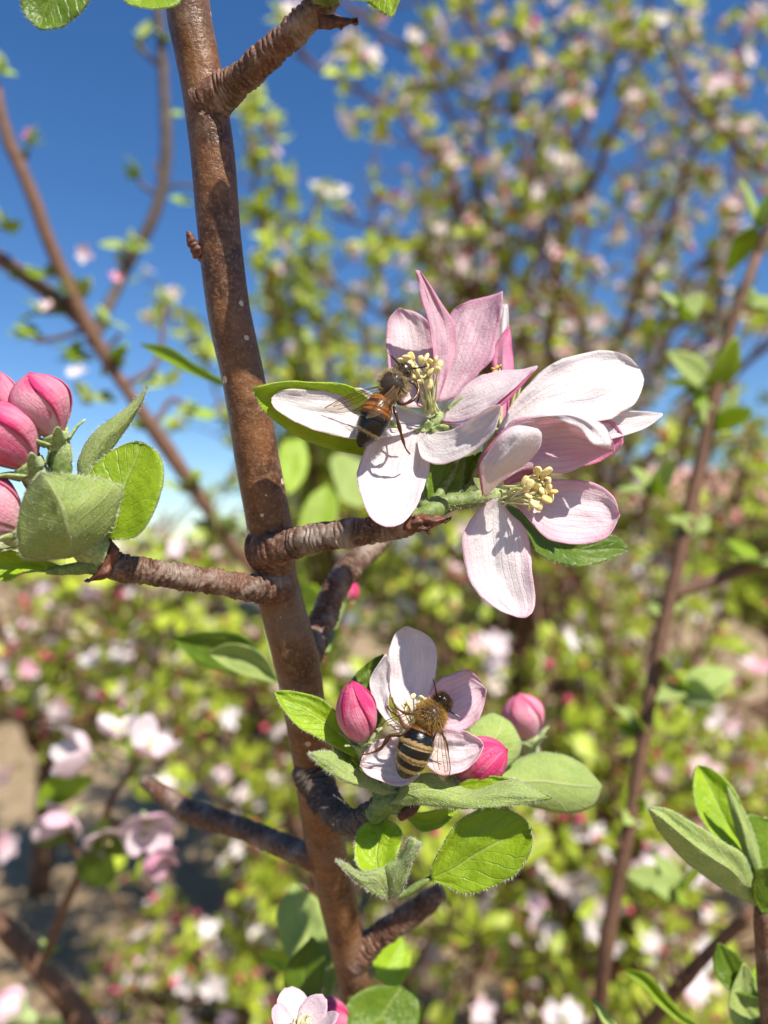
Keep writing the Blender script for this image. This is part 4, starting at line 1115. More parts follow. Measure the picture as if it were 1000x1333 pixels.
# ================================================================== bees
def lerp(a, b, t): return a + (b - a) * t
def bee(label, st, cols, bands, dors_gold, furs, legs, ants, wings, eyes, seed):
    rs = np.random.RandomState(seed)
    root = thing('honeybee', label, 'bee', P(*st[len(st) // 2][:3]), 'honeybees on the blossom')
    seg, n = 32, 170
    pp = [(*P(a, b, c), R_(r, c)) for a, b, c, r in st]
    sl = np.concatenate(([0], np.cumsum(np.linalg.norm(np.diff(np.array(pp)[:, :3], axis=0), axis=1)))); sl /= sl[-1]
    ta = sl[cols['abdomen']]
    def plates(s, th, t):
        if t < ta: return 1 + .04 * nz(math.cos(th) * 3, math.sin(th) * 3, t * 40)
        q = (t - ta) / (1 - ta)
        e = max([x for x in (0, .17, .345, .52, .70, .86) if x <= q]); w_ = (q - e) / .175
        return 1 + .045 * (w_ - .6) * (1 if q < .9 else 0) - .05 * math.exp(-(w_ / .08) ** 2) * (e > 0)
    v, f, u = tube_geo(pp, seg=seg, n=n, fn=plates)
    k = np.linspace(0, 1, n + 1)
    # arc parameter of stations -> colour
    sl = np.concatenate(([0], np.cumsum(np.linalg.norm(np.diff(np.array(pp)[:, :3], axis=0), axis=1)))); sl /= sl[-1]
    t_th0, t_ab0 = sl[cols['thorax']], sl[cols['abdomen']]
    C = []
    for i in range(n + 1):
        t = k[i]
        for j in range(seg):
            jit = .012 * nz(j * .7, i * .6, seed)
            if t < t_th0: c = np.array((.022, .015, .010))
            elif t < t_ab0: c = np.array((.050, .034, .023))
            else:
                q = (t - t_ab0) / (1 - t_ab0) + jit
                c = np.array(bands(q))
            C.append(c)
    parts = [(v, f, u)]; CC = [np.array(C)]
    for lg in legs:
        a = ptube([(x_, y_, d_, r_ * .72) for x_, y_, d_, r_ in lg], seg=8, n=26, fn=lambda s, th, t: 1 + .22 * math.sin(t * 28)); parts.append(a)
        tt = np.linspace(0, 1, 27)
        cc = np.array([lerp(np.array((.018, .011, .007)), np.array((.16, .055, .016)), min(1, x ** 1.5)) for x in tt])
        CC.append(np.repeat(cc, 8, 0))
    V, F, U = join(parts)
    mk('body', V, F, M['chitin'], root, uv=U, col=np.vstack(CC))
    # fur
    HV, HF, HC, o = [], [], [], 0
    g = v.reshape(n + 1, seg, 3); cen = g.mean(1, keepdims=True); N = g - cen
    N /= np.linalg.norm(N, axis=2)[:, :, None] + 1e-9
    axd = np.gradient(cen[:, 0], axis=0); axd /= np.linalg.norm(axd, axis=1)[:, None]
    for t0, t1, cnt, ln, wd, ca, cb, back, skip in furs:
        a0, a1 = (t_th0 if t0 == 'th' else t0), (t_ab0 if t1 == 'th' else t1)
        if t0 == 'ab': a0 = t_ab0 + (1 - t_ab0) * t1[0]; a1 = t_ab0 + (1 - t_ab0) * t1[1]
        fi = rs.uniform(a0, a1, cnt) * n; i = np.clip(fi.astype(int), 0, n - 1); fr = (fi - i)[:, None]
        j = rs.randint(0, seg, cnt); w_ = rs.uniform(0, 1, (cnt, 1)); j2 = (j + 1) % seg
        p = (g[i, j] * (1 - w_) + g[i, j2] * w_) * (1 - fr) + (g[i + 1, j] * (1 - w_) + g[i + 1, j2] * w_) * fr
        nn = N[i, j] + axd[i] * back
        if skip is not None:
            keep = skip(j / seg, (fi / n - a0) / (a1 - a0))
            p, nn = p[keep], nn[keep]
        hv, hf = hairs(p, nn, ln, wd, .35, rs)
        m_ = rs.uniform(0, 1, (len(p), 1)); cc = np.array(ca) * (1 - m_) + np.array(cb) * m_
        HV.append(hv); HF.append(hf + o); o += len(hv); HC.append(np.repeat(cc, 3, 0))
    mk('fur', np.vstack(HV), np.vstack(HF), M['bee_fur'], root, col=np.vstack(HC), smooth=False)
    for a in ants:
        v_, f_, u_ = ptube(a, seg=7, n=16); mk('antenna', v_, f_, M['eye'], root, uv=u_)
    for (ex, ey, ed, er, dx, dy) in eyes:
        v_, f_, u_ = ptube([(ex - dx * s, ey - dy * s, ed, er * math.sqrt(max(0, 1 - s * s)) + .05) for s in np.linspace(-1, 1, 9)], seg=12)
        mk('eye', v_, f_, M['eye'], root, uv=u_)
    for L, R, d0, d1, veins in wings:
        SEED[0] += 1
        v_, f_, u_ = blade_geo([L, R], d0, d1, nt=18, nv=10, rip=.25, cup=.3, seed=SEED[0])
        wo = mk('wing', v_, f_, M['wing'], root, uv=u_)
        gg = v_.reshape(19, 11, 3); tb = []
        for (a0, b0), (a1, b1), r in veins:
            q = []
            for s in np.linspace(0, 1, 9):
                aa, bb = lerp(a0, a1, s) * 10, lerp(b0, b1, s) * 18
                ia, ib = min(int(aa), 9), min(int(bb), 17); fa, fb = aa - ia, bb - ib
                q.append((*((gg[ib, ia] * (1 - fa) + gg[ib, ia + 1] * fa) * (1 - fb) + (gg[ib + 1, ia] * (1 - fa) + gg[ib + 1, ia + 1] * fa) * fb), r))
            tb.append(tube_geo(q, seg=5))
        v_, f_, u_ = join(tb); mk('vein_network', v_, f_, M['vein'], wo, uv=u_)
    return root

VEINS = [((0, 0), (0, .95), .00007), ((.12, 0), (.15, .75), .00005), ((.4, .02), (.35, .8), .00004), ((.6, .05), (.7, .75), .00004), ((1, .1), (1, .9), .00003),
         ((.15, .5), (.36, .5), .00003), ((.36, .62), (.68, .6), .00003), ((.15, .75), (.36, .8), .00003), ((.7, .4), (1, .55), .00003)]
BLK, ORG, TAN, AMB = (.006, .005, .004), (.26, .085, .014), (.30, .20, .085), (.16, .06, .014)
def bands1(q):
    if q < .20: return ORG
    if q < .27: return (.05, .02, .008)
    if q < .40: return ORG if q > .30 else AMB
    if q < .46: return (.06, .025, .01)
    if q < .70: return BLK
    if q < .735: return TAN
    return BLK
def bands2(q):
    if q < .16: return AMB
    if q < .30: return BLK
    if q < .37: return TAN
    if q < .48: return BLK
    if q < .56: return TAN
    if q < .66: return BLK
    if q < .735: return TAN
    return BLK
bee('dark bee with glossy orange and black abdomen, head among the stamens',
    [(535, 474, 113.5, 1), (532, 477, 113.4, 7), (527, 482, 113.2, 11), (523, 487, 113, 10), (518, 493, 112.6, 15.5), (512, 501, 112.2, 18.5), (507, 508, 112.4, 15), (501, 513, 112.8, 7),
     (499, 517, 112.8, 11.5), (495, 526, 112.4, 17), (490, 539, 112, 20.5), (485, 551, 111.8, 20), (479, 563, 111.8, 17), (473, 573, 112, 11), (469, 579, 112.2, 5.5), (467, 582, 112.3, 1)],
    dict(thorax=4, abdomen=7), bands1, None,
    [('th', 'th', 3600, .0010, .00006, (.40, .28, .13), (.62, .50, .31), .15, lambda a, t: ~((np.abs((a + .5) % 1 - .5) < .14) & (t > .25) & (t < .72))),
     (.02, .15, 800, .0006, .00005, (.16, .11, .05), (.45, .34, .18), .1, None),
     ('ab', (.02, .16), 220, .0005, .00005, (.45, .32, .15), (.6, .48, .3), .8, None),
     ('ab', (.69, .75), 180, .0003, .00005, (.42, .33, .18), (.55, .45, .28), .9, None),
     ('ab', (.1, .5), 90, .0003, .00004, (.20, .12, .05), (.4, .3, .16), .9, None)],
    [[(513, 518, 112.5, 3.2), (512, 527, 111.5, 3.4), (516, 541, 110.5, 3.0), (520, 556, 110.8, 3.4), (525, 574, 112, 2.6), (529, 585, 113, 1.6), (534, 591, 113.8, 1.2)],
     [(516, 508, 112, 3), (516, 521, 111, 3.3), (526, 526, 110.5, 3.2), (540, 518, 110.8, 2.8), (545, 507, 111.5, 2.3), (543, 497, 112, 1.8), (538, 493, 112.5, 1.2)],
     [(520, 500, 112, 2.8), (534, 497, 111.5, 2.6), (543, 505, 111.5, 2.2), (546, 516, 112, 1.8), (543, 526, 112.6, 1.5), (550, 530, 113, 1)],
     [(500, 512, 113.2, 2.6), (488, 515, 114, 2.4), (476, 525, 115, 1.8), (470, 535, 115.6, 1.1)],
     [(508, 495, 113, 2.4), (500, 488, 114, 2.0), (512, 478, 115.5, 1.5), (520, 472, 116, 1)]],
    [[(524, 476, 113, 1.6), (520, 474, 112.6, 1.1), (512, 466, 112, 1.1), (506, 459, 112, .9)], [(533, 480, 113, 1.4), (543, 479, 112.4, 1.0), (550, 478, 112, 1.0), (557, 476, 112, .9)]],
    [([(498, 502, 111.4), (475, 507, 111.6), (450, 516, 112), (430, 527, 112.5), (420, 533, 112.8)], [(500, 507, 111.6), (480, 522, 112), (460, 534, 112.6), (438, 537, 113), (420, 534, 112.9)], None, None, VEINS),
     ([(500, 507, 112), (482, 520, 112.6), (466, 531, 113), (458, 538, 113.4)], [(502, 511, 112), (490, 527, 112.6), (476, 540, 113.2), (459, 541, 113.5)], None, None, VEINS[:5]),
     ([(519, 495, 110.6), (508, 508, 109.8), (494, 521, 109.2), (482, 534, 109), (476, 543, 109)], [(522, 499, 110.6), (518, 511, 110), (507, 526, 109.4), (492, 541, 109), (477, 545, 109)], None, None, VEINS),
     ([(520, 500, 111), (515, 515, 110.4), (508, 530, 110)], [(523, 502, 111), (520, 520, 110.6), (510, 533, 110)], None, None, VEINS[:4])],
    [(524, 478.5, 112.6, 3.4, 3, 3), (532, 485, 112.4, 3.4, 3, 3)], 31)
bee('gold furred bee with black abdomen crossed by tan stripes',
    [(585, 905, 114.6, 1), (583, 907, 114.5, 6), (578, 912, 114.2, 11), (574, 916, 114, 10.5), (570, 920, 113.8, 11), (566, 925, 113.4, 15.5), (561, 932, 113, 18), (556, 938, 113.1, 15), (551, 943, 113.4, 8.5),
     (549.5, 947, 113.4, 13), (547, 954, 113, 19), (543, 966, 112.5, 22.8), (539, 978, 112.4, 23), (534, 990, 112.6, 20.5), (529, 1001, 113, 14.5), (525.5, 1008, 113.4, 8), (523, 1012, 113.6, 1)],
    dict(thorax=4, abdomen=8), bands2, None,
    [('th', 'th', 4800, .0010, .00006, (.34, .18, .035), (.50, .32, .09), .25, None),
     (.02, .17, 1800, .00085, .00006, (.035, .02, .008), (.14, .075, .02), .1, None),
     ('ab', (.0, .15), 420, .0005, .00005, (.34, .18, .05), (.5, .34, .12), .8, None),
     ('ab', (.30, .37), 420, .00032, .00005, (.42, .28, .08), (.56, .40, .15), .9, None),
     ('ab', (.48, .56), 460, .00032, .00005, (.42, .28, .08), (.56, .40, .15), .9, None),
     ('ab', (.66, .735), 380, .00032, .00005, (.42, .28, .08), (.56, .40, .15), .9, None),
     ('ab', (.1, .9), 90, .00025, .00004, (.10, .06, .02), (.3, .2, .1), .9, None)],
    [[(543, 952, 113.4, 3), (530, 955, 113, 3), (520, 957, 112.6, 3.2), (509, 957, 112.4, 3.2), (503, 964, 112.6, 3.6), (496, 974, 113.2, 3.2), (484, 980, 113.8, 1.8), (472, 982.5, 114.2, 1)],
     [(550, 938, 113.6, 2.6), (530, 948, 113.2, 2.6), (523, 942, 113, 2.6), (519, 932, 113, 2.6), (510, 926, 113.4, 2.8), (504, 919, 113.8, 2.4)],
     [(556, 928, 113.8, 2.4), (540, 930, 114, 2.4), (526, 928, 114.4, 2.4), (514, 918, 115, 2.2), (510, 908, 116, 1.4)],
     [(565, 945, 113.4, 2.6), (575, 955, 113.8, 2.4), (582, 968, 114.6, 1.8), (584, 980, 115, 1)]],
    [[(571, 907, 113.4, 1.6), (568.5, 905, 113, 1.2), (567, 896, 112.6, 1.1), (564, 884, 112.4, .9)], [(583, 922, 113.4, 1.6), (586, 926, 113, 1.2), (592, 930, 112.6, 1.1), (600, 934.5, 112.4, .9)]],
    [([(549, 921, 111.2), (530, 928, 111.2), (512, 934, 111.4), (500, 940, 111.8), (496, 947, 112)], [(549, 926, 111.4), (538, 944, 111.4), (524, 956, 111.6), (508, 956, 112), (497, 950, 112.1)], None, None, VEINS),
     ([(549, 927, 111.6), (538, 945, 112), (528, 956, 112.2), (520, 962, 112.4)], [(551, 932, 111.8), (546, 948, 112), (536, 960, 112.3), (522, 964, 112.4)], None, None, VEINS[:4]),
     ([(574, 945, 111.4), (580, 965, 111.2), (585, 988, 111.2), (586, 1006, 111.4), (578, 1017, 111.6)], [(571, 947, 111.4), (566, 968, 111), (562, 986, 111), (567, 1004, 111.2), (576, 1017, 111.5)], None, None, VEINS),
     ([(570, 948, 112), (563, 970, 111.6), (559, 984, 111.6), (561, 992, 111.7)], [(568, 948, 112), (560, 968, 111.8), (557, 980, 111.7), (560, 991, 111.7)], None, None, VEINS[:4])],
    [(572, 908, 113.4, 4.2, 4, 2), (584, 917, 113.4, 4.2, 2, 4)], 33)

# ================================================================== nearer background: shoots, blossoms
def shoot(label, pp, leaves, bark='bark_far', twigs=(), seg=10, name='apple_shoot', group=None):
    """pp: px,py,d_mm,r_px ; leaves: list of leaf() argument tuples"""
    b = pp[-1]
    r_s = np.random.RandomState(len(label) + int(pp[0][0]) % 97)
    if bark != 'bark_spur': pp = [(x + r_s.normal(0, 2.2), y, d, r * .70 * r_s.uniform(.88, 1.12)) for x, y, d, r in pp]
    root = thing(name, label, 'branch', P(*b[:3]), group)
    v, f, u = ptube(pp, seg=seg, n=60, fn=lambda s, th, t: 1 + .10 * nz(s * 90, math.cos(th), math.sin(th)) + .30 * max(0, nz(s * 130, 2, 7)))
    mk('stem', v, f, M[bark], root, uv=u)
    if bark != 'bark_spur':
        for q in range(7):
            k = r_s.randint(0, len(pp) - 3); f_ = r_s.uniform(); A = [pp[k][i] * (1 - f_) + pp[k + 1][i] * f_ for i in range(4)]
            an = r_s.uniform(-2.6, -.4) ; ln = r_s.uniform(12, 34)
            x1, y1 = A[0] + ln * math.cos(an), A[1] + ln * math.sin(an)
            v, f, u = ptube([(A[0], A[1], A[2], A[3] * .55), ((A[0] + x1) / 2, (A[1] + y1) / 2 + 2, A[2] + r_s.normal(0, 4), A[3] * .35), (x1, y1, A[2] + r_s.normal(0, 8), A[3] * .28)], seg=7, n=8, fn=lambda s, th, t: 1 + .2 * math.sin(t * 30))
            mk('twig', v, f, M[bark], root, uv=u)
    for tw in twigs:
        v, f, u = ptube(tw, seg=8, n=16); mk('twig', v, f, M[bark], root, uv=u)
    for L, R, d0, d1, kw in leaves:
        leaf(L, R, d0, d1, parent=root, **dict(dict(fuzz=0), **kw))
    return root

def quick_leaves(root, spots, seed):
    """leafy rosettes on a blurred shoot: px,py,d_mm,size_px,count"""
    rs = np.random.RandomState(seed)
    for px, py, d, size, cnt in spots:
        c = P(px, py, d); Lm = size / FPX * d * .001
        for i in range(cnt):
            az_ = rs.uniform(0, 6.283); e_ = rs.uniform(-.2, 1.2)
            dr = np.array((math.cos(az_) * math.cos(e_), math.sin(az_) * math.cos(e_), math.sin(e_)))
            L = Lm * rs.uniform(.7, 1.15); W = L * rs.uniform(.45, .62)
            Rm = rotm(dr, np.array((.3, -.75, .75)) + rs.normal(0, .45, 3))
            V, UV = [], []; bend = rs.uniform(-.2, .5)
            for a in range(11):
                t = a / 10; wd = W / 2 * math.sin(math.pi * min(.999, t ** .8)) ** .8 + W * .02
                for q in range(7):
                    s = -1 + q / 3
                    V.append(np.array((t * L, s * wd, -bend * t * t * L + abs(s) * wd * .3)) @ Rm.T + c); UV.append((q / 6, t))
            under = rs.uniform() < .25
            o = mk('leaf', np.array(V), grid_faces(10, 6), [M['leaf'], M['leaf_under']] if not under else [M['leaf_under'], M['leaf']], root, uv=np.array(UV), solid=.0003)

def soft_blossom(label, px, py, d, size, pink, seed, facing=None, group=None, parts=True):
    """five-petalled blossom, blurred in the photograph: size_px = width"""
    rs = np.random.RandomState(seed)
    c = P(px, py, d); r = size / FPX * d * .001 / 2
    n = unit(facing if facing is not None else (rs.normal(0, .5), -1, rs.normal(.3, .5)))
    root = thing('apple_blossom', label, 'blossom', c, group)
    up = rs.normal(0, 1, 3); x = unit(np.cross(n, up)); y = np.cross(n, x)
    for q in range(5):
        an = q * 1.2566 + rs.normal(0, .12); a = x * math.cos(an) + y * math.sin(an); b = np.cross(n, a)
        V, UV = [], []; lift = rs.uniform(.1, 1.1); L = r * rs.uniform(.85, 1.1)
        for i in range(9):
            t = i / 8; wd = L * .44 * math.sin(math.pi * min(.985, .06 + t * .90) ** 1.25) ** .8
            for j in range(7):
                s = -1 + j / 3
                V.append(c + a * L * t * (1 - .25 * lift * t) + b * wd * s + n * (lift * L * t * t + .25 * wd * s * s)); UV.append((j / 6, t))
        mk('petal', np.array(V), [f_[::-1] for f_ in grid_faces(8, 6)], [M['petal'], M['petal_out']], root, uv=np.array(UV), solid=.00015, pinks=(pink * rs.uniform(.4, 1.2), pink * .8, 0))
    for q in range(7):
        an = rs.uniform(0, 6.283)
        stamen(root, c, c + n * r * rs.uniform(.3, .45) + (x * math.cos(an) + y * math.sin(an)) * r * .22, rs, r * .11)
    v, f, u = tube_geo([(*(c - n * r * .9 - np.array((0, 0, r * .6))), r * .04), (*(c - n * r * .4), r * .05), (*(c - n * r * .05), r * .14), (*(c + n * r * .05), r * .10)], seg=8, n=10)
    mk('calyx', v, f, M['felt'], root, uv=u)
    return root

# shoot of fresh leaves at the right edge
sr = shoot('dark twig with a tuft of folded bright leaves by the picture edge',
      [(990, 1150, 138, 7), (992, 1190, 140, 10), (996, 1240, 142, 12), (1004, 1330, 148, 13), (1030, 1500, 165, 14), (1100, 1900, 220, 15), (1100, 2300, 330, 15)],
      [([(988, 1172), (971, 1117), (946, 1098), (906, 1073), (870, 1053), (844, 1051)], [(985, 1180), (960, 1168), (924, 1146), (893, 1122), (860, 1086), (843, 1053)], 138, 130, dict(face='under', fold=-2.2, tilt=1.2, fuzz=260, rip=1.0)),
       ([(986, 1165), (950, 1110), (922, 1080), (905, 1046), (904, 1010), (908, 997)], [(992, 1160), (988, 1110), (972, 1062), (950, 1020), (925, 1000), (910, 996)], 138, 142, dict(fold=1.8, fuzz=180, lean=.5)),
       ([(990, 1165), (966, 1106), (952, 1060), (946, 1024)], [(996, 1160), (992, 1125), (976, 1070), (948, 1024)], 137, 138.5, dict(face='under', cup=-1, fuzz=120)),
       ([(992, 1150), (968, 1080), (975, 1060), (1000, 1066)], [(1000, 1150), (1030, 1120), (1030, 1080), (1004, 1066)], 140, 144, dict(mats=('leaf_dark', 'leaf_under'), fold=1)),
       ([(990, 1185), (980, 1160), (985, 1135), (1010, 1128)], [(994, 1190), (1020, 1185), (1035, 1150), (1014, 1128)], 136, 133, dict(mats=('leaf_dark', 'leaf_under'), fold=1)),
       ([(1000, 1300), (950, 1290), (930, 1260), (935, 1228)], [(1000, 1310), (985, 1290), (965, 1250), (938, 1228)], 150, 155, dict(mats=('leaf_dark', 'leaf_under'), fold=1)),
       ([(1000, 1330), (960, 1340), (950, 1300), (968, 1255)], [(1004, 1330), (990, 1310), (985, 1280), (970, 1255)], 150, 152, dict(face='under', fold=1)),
       ([(1004, 1330), (978, 1300), (980, 1265), (1000, 1240)], [(1010, 1330), (1030, 1300), (1025, 1260), (1004, 1240)], 152, 156, dict(fold=1)),
       ([(920, 1345), (880, 1310), (845, 1270), (812, 1262)], [(915, 1350), (870, 1320), (835, 1285), (814, 1264)], 170, 180, dict(fold=1.2)),
       ([(800, 1345), (785, 1330), (775, 1310), (770, 1300)], [(810, 1345), (800, 1330), (785, 1312), (772, 1300)], 160, 166, dict(face='under', fold=.8))],
      bark='bark_spur', twigs=[[(1000, 1338, 148, 9), (960, 1345, 155, 6), (915, 1347, 170, 4), (805, 1350, 162, 3)]])

LB = 'blurred branches around the main branch'
b1 = shoot('long thin brown branch slanting down past the tufts of fresh leaves',
      [(985, 330, 330, 8), (950, 440, 325, 10), (920, 560, 320, 11), (895, 680, 312, 12), (868, 800, 305, 12), (845, 920, 298, 12), (822, 1050, 292, 12), (800, 1180, 290, 13), (780, 1330, 295, 14), (770, 1700, 360, 17), (770, 2200, 560, 18)],
      [], twigs=[[(872, 775, 306, 7), (930, 755, 310, 8), (985, 735, 315, 9), (1040, 720, 320, 9)], [(985, 335, 330, 6), (1000, 290, 328, 4), (1005, 260, 326, 2.5)]], group=LB)
quick_leaves(b1, [(985, 300, 328, 66, 6), (925, 505, 322, 74, 8), (885, 415, 326, 50, 5), (930, 560, 320, 60, 6), (905, 690, 312, 46, 5), (980, 735, 315, 60, 6), (850, 640, 314, 60, 5), (890, 900, 300, 72, 6), (835, 960, 298, 48, 4), (822, 1060, 292, 44, 3), (885, 1160, 292, 62, 5), (975, 400, 326, 56, 5), (868, 800, 305, 40, 4)], 41)
b2 = shoot('straight reddish twig rising behind the dark edge twig',
      [(978, 1188, 240, 9), (940, 1225, 250, 11), (890, 1280, 262, 12), (840, 1338, 275, 13), (740, 1460, 310, 14), (600, 1800, 420, 15)], [], group=LB)
b3 = shoot('long bare brown branch rising against open blue sky with few buds',
      [(-6, 110, 520, 8), (12, 175, 520, 11), (36, 245, 520, 11), (62, 310, 525, 12), (90, 370, 530, 14), (125, 440, 535, 14), (165, 500, 540, 12), (215, 580, 545, 14), (262, 650, 550, 12), (300, 705, 556, 11), (345, 765, 566, 10), (372, 850, 590, 10), (398, 960, 620, 10), (424, 1100, 680, 10), (458, 1290, 760, 10), (500, 1600, 900, 12)],
      [], twigs=[[(-10, 330, 560, 10), (40, 365, 550, 10), (80, 395, 542, 10), (115, 425, 536, 10)], [(165, 500, 540, 4), (205, 470, 555, 3.5), (215, 395, 570, 2.5)], [(200, 555, 545, 4), (225, 520, 555, 3.5), (250, 540, 560, 2.5)], [(110, 430, 536, 4), (75, 440, 536, 3.5), (45, 445, 535, 2.5)]], group=LB)
quick_leaves(b3, [(0, 95, 520, 34, 5), (36, 190, 520, 26, 5), (8, 300, 535, 30, 5), (60, 410, 535, 36, 8), (100, 390, 535, 34, 7), (45, 440, 535, 34, 7), (150, 470, 540, 36, 7), (90, 470, 540, 36, 7), (240, 640, 548, 34, 5), (285, 690, 556, 38, 5), (120, 520, 540, 30, 6), (60, 360, 530, 26, 5), (30, 365, 550, 30, 5), (190, 560, 544, 30, 5), (215, 500, 560, 34, 6), (250, 540, 560, 34, 6), (215, 390, 570, 30, 6)], 42)
b4 = shoot('slender grey brown branch forking up through open blue sky',
      [(203, 10, 600, 8), (210, 60, 600, 9), (214, 120, 600, 10), (218, 180, 600, 10), (212, 235, 600, 11), (196, 285, 600, 11), (172, 335, 598, 11), (150, 385, 590, 11), (132, 425, 560, 12), (125, 445, 538, 12)],
      [], 'bark_grey', twigs=[[(206, 255, 600, 3), (190, 245, 600, 3), (178, 232, 600, 2.4)], [(212, 90, 600, 3), (190, 70, 600, 3), (180, 55, 600, 2)], [(208, 250, 600, 2.5), (235, 240, 600, 2.5), (262, 246, 602, 2)]], group=LB)
quick_leaves(b4, [(182, 50, 600, 30, 4), (215, 55, 600, 22, 3), (180, 230, 600, 30, 4), (165, 320, 600, 36, 5), (225, 150, 600, 22, 3), (262, 245, 602, 24, 3), (140, 420, 560, 30, 5), (240, 265, 602, 22, 3)], 43)
b5 = shoot('thick pale brown limb crossing the low corner above the bare ground',
      [(-60, 1130, 330, 17), (0, 1200, 335, 18), (50, 1260, 340, 19), (110, 1330, 350, 20), (200, 1450, 380, 22), (420, 1900, 560, 26)], [], group=LB,
      twigs=[[(60, 1245, 332, 6), (80, 1190, 320, 6), (100, 1145, 310, 5.5), (130, 1080, 302, 5), (150, 1030, 296, 4)], [(110, 1130, 312, 4), (90, 1090, 306, 3.4), (85, 1070, 302, 3)], [(140, 1050, 298, 4), (165, 1010, 294, 3.4), (180, 990, 292, 3)], [(136, 1062, 300, 4), (170, 1080, 296, 3.4), (190, 1090, 294, 3)]])
for L, R, d0, d1, kw in (([(140, 1100), (102, 1118), (100, 1140), (120, 1156)], [(142, 1104), (150, 1130), (145, 1150), (124, 1156)], 300, 306, dict(mats=('leaf_dark', 'leaf_under'))),
                         ([(105, 1085), (70, 1082), (50, 1095), (36, 1092)], [(105, 1092), (75, 1100), (52, 1102), (37, 1094)], 305, 310, dict(mats=('leaf_dark', 'leaf_under'))),
                         ([(140, 1060), (115, 1090), (125, 1110), (150, 1115)], [(144, 1060), (165, 1085), (165, 1110), (154, 1115)], 298, 302, dict(mats=('leaf_dark', 'leaf_under'))),
                         ([(120, 1010), (70, 1010), (52, 1030), (48, 1050)], [(122, 1016), (95, 1040), (70, 1050), (50, 1052)], 304, 306, dict())):
    leaf(L, R, d0, d1, parent=b5, fuzz=0, **kw)
quick_leaves(b5, [(60, 1240, 338, 22, 3)], 44)
for i, (lb, px, py, d, s, pk, fc) in enumerate((
    ('blurred sunlit white blossom topping the cluster over the bare ground', 192, 978, 290, 84, .12, (.55, -.30, .85)),
    ('blurred white blossom behind the sunlit one, rising over its rim', 160, 955, 300, 78, .06, (-.2, -.35, .9)),
    ('blurred bluish white blossom shaded by the sunlit one beside it', 118, 985, 298, 84, .0, (-.85, -.4, .25)),
    ('blurred small blossom with one lit petal above the dark leaves', 92, 1062, 302, 76, .12, (-.4, -.6, -.5)),
    ('blurred blossom drooping between the dark leaves and the lit petal', 140, 1085, 300, 66, .10, (0, -.6, -.7)),
    ('blurred pinkish blossom hanging below the sunlit white one', 190, 1070, 294, 84, .20, (.5, -.7, -.5)),
    ('blurred magenta tinged blossom hanging lowest of its cluster', 205, 1110, 298, 62, .42, (.3, -.6, -.7)))):
    soft_blossom(lb, px, py, d, s, pk, 60 + i, fc, 'blurred cluster over the bare ground')
bud('blurred white bud with pink flush at the foot of the thick limb', (28, 1320, 300), (-8, 1300, 300), 24, .05, .2, ph=.4, pedicel=[(80, 1330, 342, 5), (55, 1330, 320, 5), (36, 1322, 302, 6)])
soft_blossom('white and magenta blossom rising into view beneath the main stem', 388, 1340, 117, 96, .20, 71, (.35, -.35, .85))
bud('magenta bud beside the blossom beneath the main stem', (428, 1350, 152), (424, 1304, 150), 26, .6, .4, ph=.8, pedicel=[(475, 1400, 172, 5), (450, 1385, 162, 5), (430, 1358, 153, 6)])
bud('tiny blurred magenta bud behind the reddish spur', (448, 782, 190), (462, 758, 192), 12, .85, .1, ph=.8, pedicel=[(425, 850, 160, 4), (436, 815, 175, 4), (447, 786, 189, 4)])

# soft blossoms further back, as single meshes
def tiny_blossom(label, px, py, d, size, pink, seed, group):
    rs = np.random.RandomState(seed)
    V, F, C = [], [], []; o = 0
    r = size / FPX * d * .001 / 2; c0 = P(px, py, d)
    nfl = 3 if size > 45 else 1
    for k in range(nfl):
        n = unit((rs.normal(.2, .5), -1, rs.normal(.5, .5))); x = unit(np.cross(n, rs.normal(0, 1, 3))); y = np.cross(n, x)
        c = c0 + (rs.normal(0, r * .35, 3) if nfl > 1 else 0); s = r * (.62 if nfl > 1 else 1)
        for q in range(5):
            an = q * 1.2566 + rs.normal(0, .15); v, f = petal_tpl(s * rs.uniform(.8, 1.1)); ca, sa = math.cos(an), math.sin(an)
            v = np.outer(v[:, 0] * ca - v[:, 1] * sa, x) + np.outer(v[:, 0] * sa + v[:, 1] * ca, y) + np.outer(v[:, 2], n) + c
            V.append(v); F.append(f + o); o += len(v)
            kk = pink * rs.uniform(.4, 1.3); C.append(np.tile(np.array((.82, .77, .78)) * (1 - kk) + np.array((.70, .20, .34)) * kk, (len(v), 1)))
    ob = mk('blossom_head', np.vstack(V), np.vstack(F), M['petal_bg'], col=np.vstack(C), base=c0)
    tag(ob, label, 'blossom', group)
    return ob
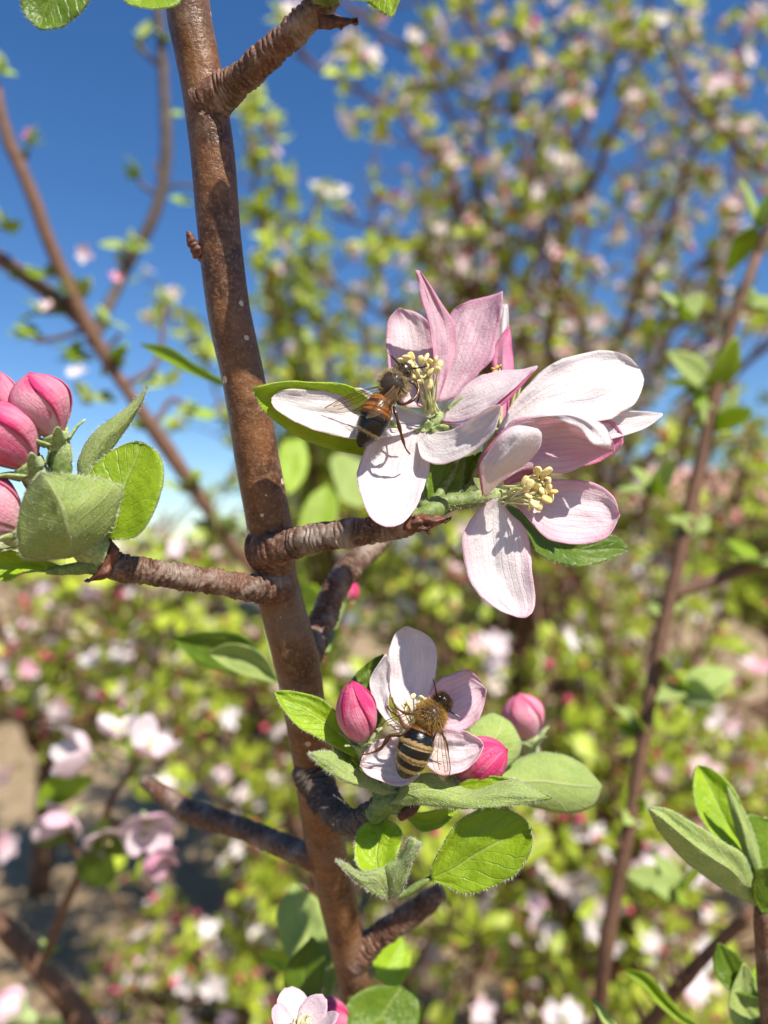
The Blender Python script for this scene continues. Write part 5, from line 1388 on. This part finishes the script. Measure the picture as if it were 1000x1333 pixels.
def look(s, pk): return ('broad' if s > 50 else 'mid sized' if s > 36 else 'small') + ' ' + ('almost white' if pk < .12 else 'pale pink' if pk < .26 else 'pink' if pk < .45 else 'strong pink')
HB = 'out of focus blossom heads on the low tree'
for i, (px, py, s, pk) in enumerate([(640, 850, 62, .2), (740, 832, 36, .15), (775, 1092, 52, .1), (850, 1116, 62, .3), (745, 1160, 50, .2), (776, 1206, 42, .1), (862, 1222, 74, .05), (915, 1240, 44, .1),
         (928, 932, 34, .3), (985, 868, 44, .7), (952, 946, 38, .5), (700, 1178, 32, .5), (735, 1318, 56, .2), (628, 1318, 34, .3), (908, 1280, 42, .15), (905, 1132, 38, .1), (640, 770, 30, .2), (865, 1005, 30, .4), (560, 1240, 30, .4), (690, 1270, 30, .3)]):
    tiny_blossom('out of focus ' + look(s, pk) + ' blossom head on the low spreading tree', px, py, 900 + (i * 37) % 400, s, pk, 100 + i, HB)
HL = 'out of focus blossom heads over the bare ground'
for i, (px, py, s, pk) in enumerate([(120, 860, 36, .1), (156, 850, 32, .1), (78, 925, 42, .25), (28, 822, 34, .3), (32, 872, 46, .7), (130, 772, 54, .25), (70, 830, 26, .2), (8, 1012, 32, .8), (60, 765, 50, .3), (170, 912, 30, .2), (10, 1100, 36, .5), (230, 880, 24, .8), (290, 1010, 28, .3), (310, 870, 26, .4)]):
    tiny_blossom('out of focus ' + look(s, pk) + ' blossom head on the tree over the bare ground', px, py, 1500 + (i * 53) % 700, s, pk, 200 + i, HL)
HS = 'specks of bloom on the bare branch'
for i, (px, py, s, pk, lb) in enumerate([(36, 174, 20, 1.2, 'out of focus magenta bloom alone on the bare branch in blue sky'), (108, 330, 24, .35, 'out of focus pale bloom where the bare branch meets the fork'), (62, 400, 24, .6, 'out of focus pink bloom among leaves on the bare branch'), (100, 486, 32, .1, 'out of focus creamy bloom below the bare branch'), (150, 360, 18, .9, 'out of focus small magenta bloom beside the grey fork'), (230, 715, 26, .4, 'out of focus pinkish bloom by the foot of the bare branch')]):
    tiny_blossom(lb, px, py, 530, s, pk, 300 + i, HS)
